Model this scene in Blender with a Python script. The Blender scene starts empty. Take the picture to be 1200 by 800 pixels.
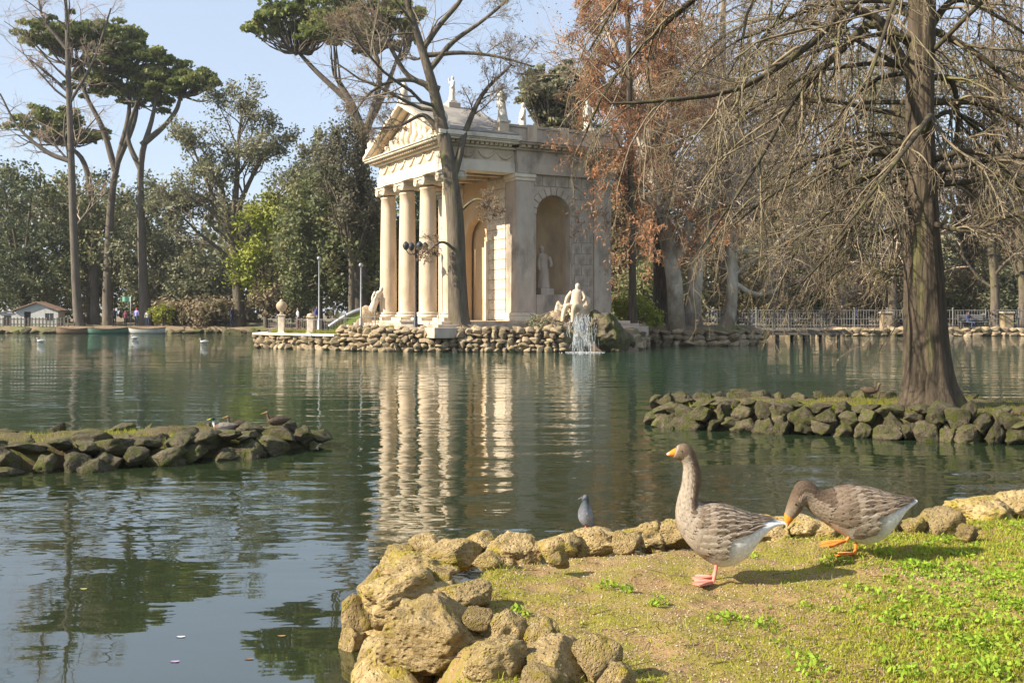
import bpy, bmesh, math, random
import numpy as np
from mathutils import Vector, Matrix, noise
R = math.radians
scene = bpy.context.scene

# ------------------------------------------------------------------ camera, sky, sun, exposure
F, HZ, CH = 1200.0, 366.0, 1.85        # focal length in photo pixels, horizon row, eye height above the water
cam = bpy.data.cameras.new('camera'); cam_o = bpy.data.objects.new('camera', cam)
scene.collection.objects.link(cam_o); scene.camera = cam_o
cam_o.location = (0, 0, CH); cam_o.rotation_euler = (R(90), 0, 0)
cam.sensor_fit = 'HORIZONTAL'; cam.sensor_width = 36.0; cam.lens = 36.0 * F / 1200.0
cam.shift_y = -(400 - HZ) / 1200.0
cam.clip_start = 0.05; cam.clip_end = 5000

SUN_EL, SUN_BACK = R(33), R(20)        # sun from the left, a little behind the camera
to_sun = Vector((-math.cos(SUN_BACK) * math.cos(SUN_EL), -math.sin(SUN_BACK) * math.cos(SUN_EL), math.sin(SUN_EL)))
world = bpy.data.worlds.new('World'); scene.world = world; world.use_nodes = True
wn, wl = world.node_tree.nodes, world.node_tree.links
bg = wn['Background']
sky = wn.new('ShaderNodeTexSky'); sky.sky_type = 'NISHITA'; sky.sun_disc = False
sky.sun_elevation = SUN_EL; sky.sun_rotation = math.atan2(to_sun.x, to_sun.y)
sky.altitude = 50; sky.air_density = 1.0; sky.dust_density = .8; sky.ozone_density = 1.0
# thin drifting cloud over the whole sky
tc = wn.new('ShaderNodeTexCoord'); mp = wn.new('ShaderNodeMapping'); mp.inputs['Scale'].default_value = (1.0, 1.0, 4.0)
nz = wn.new('ShaderNodeTexNoise'); nz.inputs['Scale'].default_value = 2.6; nz.inputs['Detail'].default_value = 6; nz.inputs['Roughness'].default_value = .6
cr = wn.new('ShaderNodeMapRange'); cr.inputs['From Min'].default_value = .5; cr.inputs['From Max'].default_value = .8
cr.inputs['To Min'].default_value = 0.7; cr.inputs['To Max'].default_value = .92
mx = wn.new('ShaderNodeMix'); mx.data_type = 'RGBA'; mx.inputs[7].default_value = (2.2, 2.52, 3.1, 1)
wl.new(tc.outputs['Generated'], mp.inputs['Vector']); wl.new(mp.outputs[0], nz.inputs['Vector'])
wl.new(nz.outputs[0], cr.inputs['Value']); wl.new(cr.outputs[0], mx.inputs[0])
wl.new(sky.outputs[0], mx.inputs[6]); wl.new(mx.outputs[2], bg.inputs['Color'])
bg.inputs['Strength'].default_value = 0.12

sun = bpy.data.lights.new('sun', 'SUN'); sun.energy = 4.4; sun.angle = R(0.53); sun.color = (1.0, .90, .75)
sun_o = bpy.data.objects.new('sun', sun); scene.collection.objects.link(sun_o)
sun_o.location = (-40, -20, 60); sun_o.rotation_euler = to_sun.to_track_quat('Z', 'Y').to_euler()

vs = scene.view_settings
vs.view_transform = 'Standard'; vs.look = 'None'; vs.gamma = 1.0; vs.use_curve_mapping = False; vs.exposure = 1.22
scene.render.engine = 'CYCLES'
cy = scene.cycles
cy.use_denoising = True; cy.max_bounces = 6; cy.diffuse_bounces = 3; cy.glossy_bounces = 3; cy.transmission_bounces = 3
cy.transparent_max_bounces = 8; cy.sample_clamp_indirect = 6.0; cy.caustics_reflective = False; cy.caustics_refractive = False

# ------------------------------------------------------------------ helpers
def px(x, y, Y):                        # photo pixel at depth Y
    return np.array([(x - 600) / F * Y, Y, CH - (y - HZ) / F * Y])
def gx(x, y, z):                        # photo pixel on the level z
    return px(x, y, F * (CH - z) / (y - HZ))
def nrm(v): return v / np.maximum(np.linalg.norm(v, axis=-1, keepdims=True), 1e-9)

class Geo:
    """collects vertices, faces, smooth flags, material slots and colours for ONE mesh"""
    def __init__(s): s.V, s.Fc, s.n, s.C = [], [], 0, []
    def add(s, V, faces, smooth=False, mat=0, col=None):
        V = np.asarray(V, float).reshape(-1, 3); s.V.append(V)
        if isinstance(faces, list):
            d = {}
            for f in faces: d.setdefault(len(f), []).append(f)
            faces = [np.array(v) for v in d.values()]
        else: faces = [np.asarray(faces)]
        for f in faces: s.Fc.append((f + s.n, smooth, mat))
        if col is not None:
            c = np.asarray(col, float); c = np.broadcast_to(c, (len(V), 3)); s.C.append((s.n, c))
        s.n += len(V); return s
    def box(s, x0, x1, y0, y1, z0, z1, **k):
        V = [(x, y, z) for z in (z0, z1) for y in (y0, y1) for x in (x0, x1)]
        return s.add(V, np.array([(0, 2, 3, 1), (4, 5, 7, 6), (0, 1, 5, 4), (2, 6, 7, 3), (0, 4, 6, 2), (1, 3, 7, 5)]), **k)
    def bbox(s, x0, x1, y0, y1, z0, z1, b=.02, **k):   # box with chamfered edges
        bm = bmesh.new(); bmesh.ops.create_cube(bm, size=1)
        for v in bm.verts: v.co = Vector(((x0 + x1) / 2 + v.co.x * (x1 - x0), (y0 + y1) / 2 + v.co.y * (y1 - y0), (z0 + z1) / 2 + v.co.z * (z1 - z0)))
        bmesh.ops.bevel(bm, geom=bm.edges[:], offset=b, segments=1, affect='EDGES')
        return s.bm(bm, **k)
    def bm(s, bm, **k):
        bm.verts.ensure_lookup_table(); bm.verts.index_update()
        s.add([v.co[:] for v in bm.verts], [[v.index for v in f.verts] for f in bm.faces], **k); bm.free(); return s
    def lathe(s, prof, c=(0, 0, 0), seg=20, smooth=True, **k):
        prof = np.array(prof, float); a = np.arange(seg) * 2 * np.pi / seg
        V = np.stack([prof[:, None, 0] * np.cos(a), prof[:, None, 0] * np.sin(a), np.repeat(prof[:, 1:2], seg, 1)], -1).reshape(-1, 3) + np.array(c)
        Fq = [(i * seg + j, i * seg + (j + 1) % seg, (i + 1) * seg + (j + 1) % seg, (i + 1) * seg + j) for i in range(len(prof) - 1) for j in range(seg)]
        return s.add(V, Fq, smooth=smooth, **k)
    def tubes(s, P, Rr, S=5, **k):
        P = np.asarray(P, float); Rr = np.asarray(Rr, float)
        if P.ndim == 2: P = P[None]; Rr = np.broadcast_to(Rr, (1, P.shape[1]))
        M, K = P.shape[:2]
        T = nrm(np.gradient(P, axis=1)); m = np.abs(T.mean(1)); ref = np.zeros((M, 1, 3)); ref[np.arange(M), 0, m.argmin(1)] = 1
        N = nrm(np.cross(T, ref)); B = np.cross(T, N)
        a = np.arange(S) * 2 * np.pi / S
        V = P[:, :, None] + Rr[:, :, None, None] * (np.cos(a)[:, None] * N[:, :, None] + np.sin(a)[:, None] * B[:, :, None])
        b = (np.arange(M) * K * S)[:, None, None]; i = (np.arange(K - 1) * S)[None, :, None]; j = np.arange(S)[None, None, :]; j2 = (j + 1) % S
        Q = np.stack([b + i + j, b + i + j2, b + i + S + j2, b + i + S + j], -1).reshape(-1, 4)
        return s.add(V.reshape(-1, 3), Q, smooth=k.pop('smooth', True), **k)
    def leaves(s, C, ln, wd, rng, out=None, bias=.0, mat=0, droop=0.):
        n = len(C); A = rng.normal(size=(n, 3)); A[:, 2] -= droop; A = nrm(A)
        Nn = rng.normal(size=(n, 3))
        if out is not None: Nn = nrm(Nn) + out * bias
        B = nrm(np.cross(Nn, A)); l = ln * rng.uniform(.6, 1.3, (n, 1)); w = wd * rng.uniform(.6, 1.3, (n, 1))
        V = np.stack([C - A * l * .5, C + B * w * .5 - A * l * .05, C + A * l * .5, C - B * w * .5 - A * l * .05], 1).reshape(-1, 3)
        return s.add(V, np.arange(4 * n).reshape(n, 4), mat=mat)
    def mesh(s, name, mats):
        me = bpy.data.meshes.new(name)
        V = np.concatenate(s.V).astype(np.float32)
        lo = np.concatenate([f.ravel() for f, _, _ in s.Fc]).astype(np.int32)
        sz = np.concatenate([np.full(len(f), f.shape[1]) for f, _, _ in s.Fc]).astype(np.int32)
        st = np.concatenate([[0], np.cumsum(sz)[:-1]]).astype(np.int32)
        me.vertices.add(len(V)); me.vertices.foreach_set('co', V.ravel())
        me.loops.add(len(lo)); me.loops.foreach_set('vertex_index', lo)
        me.polygons.add(len(sz)); me.polygons.foreach_set('loop_start', st)
        me.polygons.foreach_set('use_smooth', np.concatenate([np.full(len(f), b) for f, b, _ in s.Fc]))
        me.polygons.foreach_set('material_index', np.concatenate([np.full(len(f), m) for f, _, m in s.Fc]).astype(np.int32))
        if s.C:
            col = np.ones((len(V), 4), np.float32)
            for o, c in s.C: col[o:o + len(c), :3] = c
            at = me.color_attributes.new('col', 'FLOAT_COLOR', 'POINT'); at.data.foreach_set('color', col.ravel())
        me.update(calc_edges=True)
        for m in (mats if isinstance(mats, (list, tuple)) else [mats]): me.materials.append(m)
        return me
    def obj(s, name, mats, parent=None, **tags): return link(name, s.mesh(name, mats), parent, **tags)

def link(name, me, parent=None, loc=None, label=None, cat=None, group=None, kind=None):
    o = bpy.data.objects.new(name, me); scene.collection.objects.link(o)
    if parent is not None: o.parent = parent
    if loc is not None: o.location = loc
    return tag(o, label, cat, group, kind)
def tag(o, label=None, cat=None, group=None, kind=None):
    for k, v in (('label', label), ('category', cat), ('group', group), ('kind', kind)):
        if v: o[k] = v
    return o
def thing(name, label, cat, loc=(0, 0, 0), rz=0, group=None):
    o = link(name, None, None, loc, label, cat, group); o.rotation_euler = (0, 0, rz); o.empty_display_size = .2; return o
def copy_tree(o, parent=None, **t):
    c = o.copy(); scene.collection.objects.link(c); c.parent = parent
    for ch in list(o.children): copy_tree(ch, c)
    return tag(c, **t)

def catmull(pts, n):
    p = np.array(pts, float); p = np.vstack([2 * p[0] - p[1], p, 2 * p[-1] - p[-2]]); m = len(p) - 3
    t = np.linspace(0, m, n); i = np.minimum(t.astype(int), m - 1); f = (t - i)[:, None]
    a, b, c, d = p[i], p[i + 1], p[i + 2], p[i + 3]
    return .5 * (2 * b + (c - a) * f + (2 * a - 5 * b + 4 * c - d) * f ** 2 + (3 * b - a - 3 * c + d) * f ** 3)

def fbm(P, sc, seed=0, oct=4):
    o = Vector((seed * 17.3, seed * 7.1, seed * 3.7))
    return np.array([noise.fractal(Vector(p) * sc + o, 1.0, 2.0, oct) for p in P])

# ------------------------------------------------------------------ materials
def mat(name, c1, c2=None, scale=3.0, rough=.8, bump=0., bscale=None, c3=None, c3t=.6, spec=.3, trans=0., stretch=(1, 1, 1), attr=False, detail=6, coords='Object', metal=0, pits=0., rnd=0.):
    m = bpy.data.materials.new(name); m.use_nodes = True; n, l = m.node_tree.nodes, m.node_tree.links
    p = n['Principled BSDF']; p.inputs['Roughness'].default_value = rough; p.inputs['Specular IOR Level'].default_value = spec; p.inputs['Metallic'].default_value = metal
    t = n.new('ShaderNodeTexCoord'); mpn = n.new('ShaderNodeMapping'); mpn.inputs['Scale'].default_value = stretch
    l.new(t.outputs[coords], mpn.inputs[0])
    def noisen(s, d=detail, off=0):
        k = n.new('ShaderNodeTexNoise'); k.inputs['Scale'].default_value = s; k.inputs['Detail'].default_value = d; k.inputs['Roughness'].default_value = .65
        if off:
            a = n.new('ShaderNodeVectorMath'); a.inputs[1].default_value = (off, off * 2, -off); l.new(mpn.outputs[0], a.inputs[0]); l.new(a.outputs[0], k.inputs['Vector'])
        else: l.new(mpn.outputs[0], k.inputs['Vector'])
        return k.outputs[0]
    def mixc(fac, a, b):
        k = n.new('ShaderNodeMix'); k.data_type = 'RGBA'
        l.new(fac, k.inputs[0])
        for i, v in ((6, a), (7, b)):
            if isinstance(v, tuple): k.inputs[i].default_value = (*v, 1)
            else: l.new(v, k.inputs[i])
        return k.outputs[2]
    def ramp(v, a, b):
        k = n.new('ShaderNodeMapRange'); k.inputs[1].default_value = a; k.inputs[2].default_value = b; l.new(v, k.inputs[0]); return k.outputs[0]
    c = None
    if attr:
        at = n.new('ShaderNodeAttribute'); at.attribute_name = 'col'
        mm = n.new('ShaderNodeMix'); mm.data_type = 'RGBA'; mm.blend_type = 'MULTIPLY'; mm.inputs[0].default_value = 1
        l.new(at.outputs['Color'], mm.inputs[6]); l.new(mixc(ramp(noisen(scale), .3, .7), (.72, .72, .72), (1.2, 1.2, 1.2)), mm.inputs[7]); c = mm.outputs[2]
    elif c2 is not None:
        c = mixc(ramp(noisen(scale), .3, .7), c1, c2)
        if c3 is not None: c = mixc(ramp(noisen(scale * .45, 5, 5.3), c3t - .06, c3t + .1), c, c3)
    if rnd:
        oi = n.new('ShaderNodeObjectInfo'); mr = n.new('ShaderNodeMapRange'); mr.inputs[3].default_value = 1 - rnd; mr.inputs[4].default_value = 1 + rnd * .6; l.new(oi.outputs['Random'], mr.inputs[0])
        mu = n.new('ShaderNodeVectorMath'); mu.operation = 'SCALE'; l.new(c, mu.inputs[0]); l.new(mr.outputs[0], mu.inputs['Scale']); c = mu.outputs[0]
        av = n.new('ShaderNodeVectorMath'); av.operation = 'MULTIPLY_ADD'; cb = n.new('ShaderNodeCombineXYZ'); l.new(oi.outputs['Random'], cb.inputs[0]); l.new(cb.outputs[0], av.inputs[0]); av.inputs[1].default_value = (37, 0, 0); l.new(t.outputs[coords], av.inputs[2]); l.new(av.outputs[0], mpn.inputs[0])
    if c is None: p.inputs['Base Color'].default_value = (*c1, 1)
    else: l.new(c, p.inputs['Base Color'])
    if bump:
        b = n.new('ShaderNodeBump'); b.inputs['Strength'].default_value = 1; b.inputs['Distance'].default_value = bump
        h = noisen(bscale or scale * 3, 8, 2.1)
        if pits:
            v = n.new('ShaderNodeTexVoronoi'); v.inputs['Scale'].default_value = pits; l.new(mpn.outputs[0], v.inputs['Vector'])
            ad = n.new('ShaderNodeMath'); ad.operation = 'MULTIPLY_ADD'; l.new(ramp(v.outputs[0], .05, .4), ad.inputs[0]); ad.inputs[1].default_value = .38; l.new(h, ad.inputs[2]); h = ad.outputs[0]
        l.new(h, b.inputs['Height']); l.new(b.outputs[0], p.inputs['Normal'])
    if trans:
        tr = n.new('ShaderNodeBsdfTranslucent'); ms = n.new('ShaderNodeMixShader'); ms.inputs[0].default_value = trans
        if c is None: tr.inputs[0].default_value = (*c1, 1)
        else: l.new(c, tr.inputs[0])
        l.new(p.outputs[0], ms.inputs[1]); l.new(tr.outputs[0], ms.inputs[2]); l.new(ms.outputs[0], n['Material Output'].inputs[0])
    return m

M = dict(
    travertine=mat('travertine', (.50, .39, .265), (.70, .57, .42), 1.3, .75, .01, 18, (.33, .245, .16), .55, stretch=(1, 1, .35)),
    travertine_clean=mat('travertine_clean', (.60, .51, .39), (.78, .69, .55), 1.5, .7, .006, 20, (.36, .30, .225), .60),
    ochre_plaster=mat('ochre_plaster', (.46, .32, .175), (.60, .45, .28), .9, .85, .006, 12, (.34, .25, .16), .60, stretch=(1, 1, .5)),
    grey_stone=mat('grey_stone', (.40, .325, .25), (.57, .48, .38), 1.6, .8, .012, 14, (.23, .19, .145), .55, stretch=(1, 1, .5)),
    dark_stone=mat('dark_stone', (.13, .12, .10), (.24, .22, .18), 2.2, .85, .02, 10, (.09, .10, .04), .56),
    marble=mat('marble', (.58, .53, .45), (.74, .69, .60), 5, .6, .006, 30, (.32, .285, .23), .59),
    roof_stone=mat('roof_stone', (.26, .24, .21), (.38, .35, .31), 2, .85, .006, 20),
    near_rock=mat('near_rock', (.30, .205, .082), (.63, .475, .235), 2.2, .95, .06, 5, (.38, .295, .04), .56, pits=7, detail=10, rnd=.34),
    islet_rock=mat('islet_rock', (.060, .050, .032), (.19, .155, .092), 3.0, .85, .05, 6, (.085, .092, .018), .51, pits=9, detail=9, rnd=.35),
    wall_rock=mat('wall_rock', (.25, .185, .115), (.47, .37, .245), 1.7, .95, .05, 5, (.15, .13, .045), .57, rnd=.4),
    soil=None,
    bark=mat('bark', (.066, .053, .039), (.17, .137, .10), 7, .95, .035, 14, (.17, .16, .055), .60, stretch=(1, 1, .18)),
    bark_cypress=mat('bark_cypress', (.036, .028, .019), (.135, .102, .068), 9, .95, .05, 16, (.15, .145, .05), .63, stretch=(1, 1, .13)),
    bark_limb=mat('bark_limb', (.032, .026, .017), (.10, .080, .052), 9, .95, .02, 16, (.11, .11, .035), .58),
    bark_pale=mat('bark_pale', (.40, .33, .24), (.68, .60, .48), 1.5, .9, .04, 8, (.22, .165, .105), .50, stretch=(1, 1, .5)),
    bark_grey=mat('bark_grey', (.085, .070, .055), (.17, .142, .112), 4, .95, .03, 12, stretch=(1, 1, .25)),
    twig=mat('twig', (.17, .132, .09), (.34, .275, .195), 3, .9),
    twig_cypress=mat('twig_cypress', (.080, .062, .038), (.30, .24, .155), 2.6, .9, c3=(.20, .19, .075), c3t=.6),
    twig_pale=mat('twig_pale', (.33, .245, .175), (.52, .41, .315), 2, .9),
    iron=mat('iron', (.035, .04, .045), (.06, .065, .07), 8, .5, metal=.3),
    rail=mat('rail', (.16, .155, .15), (.24, .235, .22), 3, .6),
    grey_metal=mat('grey_metal', (.20, .21, .22), (.29, .31, .32), 3, .4, metal=.6),
    white_paint=mat('white_paint', (.40, .40, .37), (.54, .54, .50), 2, .6, .003, 8, (.48, .46, .40), .65),
    dark_void=mat('dark_void', (.018, .018, .018), (.03, .028, .026), 3, .8),
    tile_red=mat('tile_red', (.20, .12, .085), (.32, .20, .145), 3, .85, .02, 9),
    glass=mat('glass', (.03, .04, .045), None, rough=.08, spec=.6),
    green_paint=mat('green_paint', (.05, .12, .09), (.08, .18, .135), 3, .45),
    wood=mat('wood', (.13, .085, .05), (.22, .15, .095), 6, .8, .006, 20, stretch=(1, 6, 1)),
    wood_grey=mat('wood_grey', (.10, .09, .075), (.19, .17, .14), 6, .85, .006, 20),
    grass=mat('grass', (.19, .23, .018), (.47, .45, .055), 30, .8, trans=.35),
    weed=mat('weed', (.17, .30, .018), (.40, .52, .055), 20, .7, trans=.35),
    litter=mat('litter', (.10, .065, .035), (.62, .50, .35), 90, .9),
    feather=mat('feather', (.5, .5, .5), attr=True, scale=55, rough=.75, bump=.003, bscale=110, spec=.2),
    figure=mat('figure', (.5, .5, .5), attr=True, scale=9, rough=.85, bump=.004, bscale=14),
    horn=mat('horn', (.62, .17, .03), (.78, .26, .05), 40, .45),
    leg_pink=mat('leg_pink', (.60, .20, .15), (.74, .30, .22), 40, .5, .001, 150),
    eye=mat('eye', (.012, .01, .01), None, rough=.1, spec=.6),
    white_water=mat('white_water', (.60, .64, .66), (.85, .88, .90), 9, .2, .02, 14, trans=.5),
)
def leafm(name, a, b, c3=None, t=.6, tr=.3, sc=1.1): return mat(name, a, b, sc, .62, c3=c3, c3t=t, trans=tr, spec=.25, detail=3)
L = dict(
    oak=leafm('leaf_oak', (.085, .105, .040), (.205, .22, .095), (.32, .285, .14), .56),
    oak_grey=leafm('leaf_oak_grey', (.11, .125, .066), (.27, .27, .155), (.34, .31, .19), .56),
    pine=leafm('leaf_pine', (.10, .13, .040), (.25, .28, .088), (.33, .34, .12), .55),
    lime=leafm('leaf_lime', (.20, .24, .03), (.42, .42, .07), (.20, .22, .06), .6),
    dark=leafm('leaf_dark', (.060, .082, .040), (.155, .18, .088), (.24, .24, .125), .57),
    brown=leafm('leaf_brown', (.22, .17, .10), (.38, .30, .19), (.20, .195, .085), .55, .4),
    olive=leafm('leaf_olive', (.16, .15, .07), (.33, .285, .155), (.36, .26, .16), .54, .4),
    rust=leafm('leaf_rust', (.31, .14, .065), (.52, .275, .14), (.33, .21, .12), .54, .38),
    dry=leafm('leaf_dry', (.20, .125, .065), (.33, .22, .13)),
    ivy=leafm('leaf_ivy', (.095, .09, .055), (.19, .17, .11), (.08, .095, .04), .57),
)
def soil_material():
    m = mat('bank_soil', (.23, .140, .056), (.42, .285, .128), 9, .95, .02, 50, (.26, .225, .034), .495, detail=9)
    return m
M['soil'] = soil_material()
M['moss_ground'] = mat('moss_ground', (.065, .066, .018), (.125, .12, .03), 5, .95, .03, 20, (.12, .085, .048), .46)
M['park_ground'] = mat('park_ground', (.16, .115, .075), (.27, .20, .13), .6, .95, .02, 6, (.10, .14, .03), .56)
M['lawn'] = mat('lawn', (.11, .19, .02), (.24, .33, .05), 1.2, .9, .02, 12)
M['bed'] = mat('lake_bed_mud', (.10, .085, .03), (.20, .165, .065), 2.5, .95, .02, 9, (.07, .08, .02), .55)

def wobj(g, name, mats, parent, **t):    # geometry given in world coordinates, parented to an unrotated Empty
    off = np.array(parent.location)
    for v in g.V: v -= off
    return g.obj(name, mats, parent, **t)

# ------------------------------------------------------------------ the setting: lake, banks, islets
def water_material():
    m = bpy.data.materials.new('lake_water'); m.use_nodes = True; n, l = m.node_tree.nodes, m.node_tree.links
    n.remove(n['Principled BSDF'])
    t = n.new('ShaderNodeTexCoord')
    def nz(sx, sy, sc, det, rot=0, rg=.5):
        mp = n.new('ShaderNodeMapping'); mp.inputs['Scale'].default_value = (sx, sy, 1); mp.inputs['Rotation'].default_value = (0, 0, rot); l.new(t.outputs['Object'], mp.inputs[0])
        k = n.new('ShaderNodeTexNoise'); k.inputs['Scale'].default_value = sc; k.inputs['Detail'].default_value = det; k.inputs['Roughness'].default_value = rg; l.new(mp.outputs[0], k.inputs['Vector']); return k.outputs[0]
    def mth(op, a, b):
        k = n.new('ShaderNodeMath'); k.operation = op
        for i, v in enumerate((a, b)):
            if isinstance(v, (int, float)): k.inputs[i].default_value = v
            else: l.new(v, k.inputs[i])
        return k.outputs[0]
    # long swell ripples lying across the view, finer ripples on top, and calmer patches
    big = nz(.34, 1.0, 1.5, 1.5, R(6)); fine = nz(.5, 1.0, 5.0, 2, R(-9)); patch = nz(1, 1, .11, 2)
    rng_ = n.new('ShaderNodeMapRange'); rng_.inputs[1].default_value = .38; rng_.inputs[2].default_value = .62; rng_.inputs[3].default_value = .35; rng_.inputs[4].default_value = 1.0; l.new(patch, rng_.inputs[0])
    h = mth('ADD', mth('MULTIPLY', big, 1.0), mth('MULTIPLY', fine, .24))
    sp = n.new('ShaderNodeSeparateXYZ'); l.new(t.outputs['Object'], sp.inputs[0])      # sheltered, calmer water close to the near bank
    cal = n.new('ShaderNodeMapRange'); cal.interpolation_type = 'SMOOTHSTEP'; cal.inputs[1].default_value = 4.5; cal.inputs[2].default_value = 10.5; cal.inputs[3].default_value = .16; cal.inputs[4].default_value = 1.0; l.new(sp.outputs[1], cal.inputs[0])
    far = n.new('ShaderNodeMapRange'); far.inputs[1].default_value = 16; far.inputs[2].default_value = 60; far.inputs[3].default_value = 1.0; far.inputs[4].default_value = 2.0; l.new(sp.outputs[1], far.inputs[0])   # open water is more ruffled
    h = mth('MULTIPLY', mth('MULTIPLY', mth('MULTIPLY', h, rng_.outputs[0]), cal.outputs[0]), far.outputs[0])
    b = n.new('ShaderNodeBump'); b.inputs['Strength'].default_value = 1; b.inputs['Distance'].default_value = WAVE; l.new(h, b.inputs['Height'])
    fr = n.new('ShaderNodeFresnel'); fr.inputs['IOR'].default_value = 2.6; l.new(b.outputs[0], fr.inputs['Normal'])
    gl = n.new('ShaderNodeBsdfGlossy'); gl.inputs['Roughness'].default_value = .02; gl.inputs['Color'].default_value = (1, 1, 1, 1); l.new(b.outputs[0], gl.inputs['Normal'])
    df = n.new('ShaderNodeBsdfDiffuse'); dc = n.new('ShaderNodeMix'); dc.data_type = 'RGBA'; dp = n.new('ShaderNodeMapRange'); dp.inputs[1].default_value = 9; dp.inputs[2].default_value = 34; l.new(sp.outputs[1], dp.inputs[0]); l.new(dp.outputs[0], dc.inputs[0]); dc.inputs[6].default_value = (.034, .046, .018, 1); dc.inputs[7].default_value = (.040, .098, .058, 1); l.new(dc.outputs[2], df.inputs['Color'])   # brown shallows, green deep water
    tp = n.new('ShaderNodeBsdfTransparent'); tp.inputs[0].default_value = (.50, .52, .25, 1)
    m1 = n.new('ShaderNodeMixShader'); m1.inputs[0].default_value = .34; l.new(df.outputs[0], m1.inputs[1]); l.new(tp.outputs[0], m1.inputs[2])
    m2 = n.new('ShaderNodeMixShader'); l.new(fr.outputs[0], m2.inputs[0]); l.new(m1.outputs[0], m2.inputs[1]); l.new(gl.outputs[0], m2.inputs[2])
    l.new(m2.outputs[0], n['Material Output'].inputs[0]); return m
WAVE = .038
g = Geo(); g.add([(-900, -60, 0), (900, -60, 0), (900, 400, 0), (-900, 400, 0)], np.array([(0, 1, 2, 3)]))
lake = g.obj('lake', water_material(), kind='structure')
g = Geo(); g.add([(-900, -60, -1.3), (900, -60, -1.3), (900, 400, -1.3), (-900, 400, -1.3)], np.array([(0, 1, 2, 3)]))
g.obj('lake_bed', M['bed'], kind='structure')

def seg_sd(X, Y, poly):                  # signed distance to a closed polygon, positive inside
    d = np.full(X.shape, 1e9); ins = np.zeros(X.shape, bool); n = len(poly)
    for i in range(n):
        (ax, ay), (bx, by) = poly[i], poly[(i + 1) % n]
        vx, vy = bx - ax, by - ay
        t = np.clip(((X - ax) * vx + (Y - ay) * vy) / (vx * vx + vy * vy), 0, 1)
        d = np.minimum(d, np.hypot(X - ax - t * vx, Y - ay - t * vy))
        c = ((ay > Y) != (by > Y)) & (X < (bx - ax) * (Y - ay) / (by - ay + 1e-12) + ax)
        ins ^= c
    return np.where(ins, d, -d)
def vnoise(X, Y, sc, seed=0, oct=3):     # smooth lattice noise, vectorised
    out = np.zeros(X.shape); amp = 1.
    for o in range(oct):
        x, y = X * sc + seed * 13.7 + o * 5.1, Y * sc + seed * 7.3 - o * 3.3
        xi, yi = np.floor(x).astype(int), np.floor(y).astype(int); fx, fy = x - xi, y - yi
        fx, fy = fx * fx * (3 - 2 * fx), fy * fy * (3 - 2 * fy)
        hsh = lambda a, b: (np.sin(a * 127.1 + b * 311.7 + seed * 74.7) * 43758.5453) % 1.0
        out += amp * ((hsh(xi, yi) * (1 - fx) + hsh(xi + 1, yi) * fx) * (1 - fy) + (hsh(xi, yi + 1) * (1 - fx) + hsh(xi + 1, yi + 1) * fx) * fy - .5)
        amp *= .5; sc *= 2
    return out
def grid_land(name, poly, xs, ys, ztop, depth, run, rough, mats, zf=None, **t):
    X, Y = np.meshgrid(xs, ys); d = seg_sd(X, Y, poly)
    top = ztop if zf is None else zf(X, Y)
    s = np.clip((d + run * .6) / run, 0, 1); s = s * s * (3 - 2 * s)
    Z = -depth + (top + depth) * s + rough * vnoise(X, Y, 2.3, 3) * s + rough * .4 * vnoise(X, Y, 11, 5) * s
    nx, ny = len(xs), len(ys); i = np.arange(nx * ny).reshape(ny, nx)
    Q = np.stack([i[:-1, :-1], i[:-1, 1:], i[1:, 1:], i[1:, :-1]], -1).reshape(-1, 4)
    keep = (d.ravel()[Q] > -run * 1.2 - .3).any(1)
    g = Geo(); g.add(np.stack([X, Y, Z], -1).reshape(-1, 3), Q[keep], smooth=True)
    return g.obj(name, mats, **t)

BANK = [(-.3, -9), (-.3, 2), (-.30, 4.2), (-.42, 5.0), (-.44, 5.7), (-.30, 6.2), (0, 6.5), (.6, 6.72), (1.2, 6.9), (2, 7.15), (3, 7.5), (4, 7.8), (6, 8.3), (10, 9), (14, 9), (14, -9)]
BZ = .30
def bank_z(X, Y): return BZ + .0 * X + .06 * np.clip((X - 1.5) / 3, 0, 1)
grid_land('grass_bank', BANK, np.concatenate([np.linspace(-2.2, -1.2, 6)[:-1], np.arange(-1.2, 5.2, .035), np.linspace(5.2, 14, 40)[1:]]),
          np.concatenate([np.linspace(-9, 3.4, 30)[:-1], np.arange(3.4, 8.6, .035), np.linspace(8.6, 9.5, 8)[1:]]), BZ, .7, .5, .05, M['soil'], zf=bank_z, kind='structure')
def ground_at(x, y):
    X, Y = np.atleast_1d(np.asarray(x, float)), np.atleast_1d(np.asarray(y, float))
    d = seg_sd(X, Y, BANK); s = np.clip((d + .3) / .5, 0, 1); s = s * s * (3 - 2 * s)
    return -.7 + (bank_z(X, Y) + .7) * s + .05 * vnoise(X, Y, 2.3, 3) * s + .02 * vnoise(X, Y, 11, 5) * s

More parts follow.
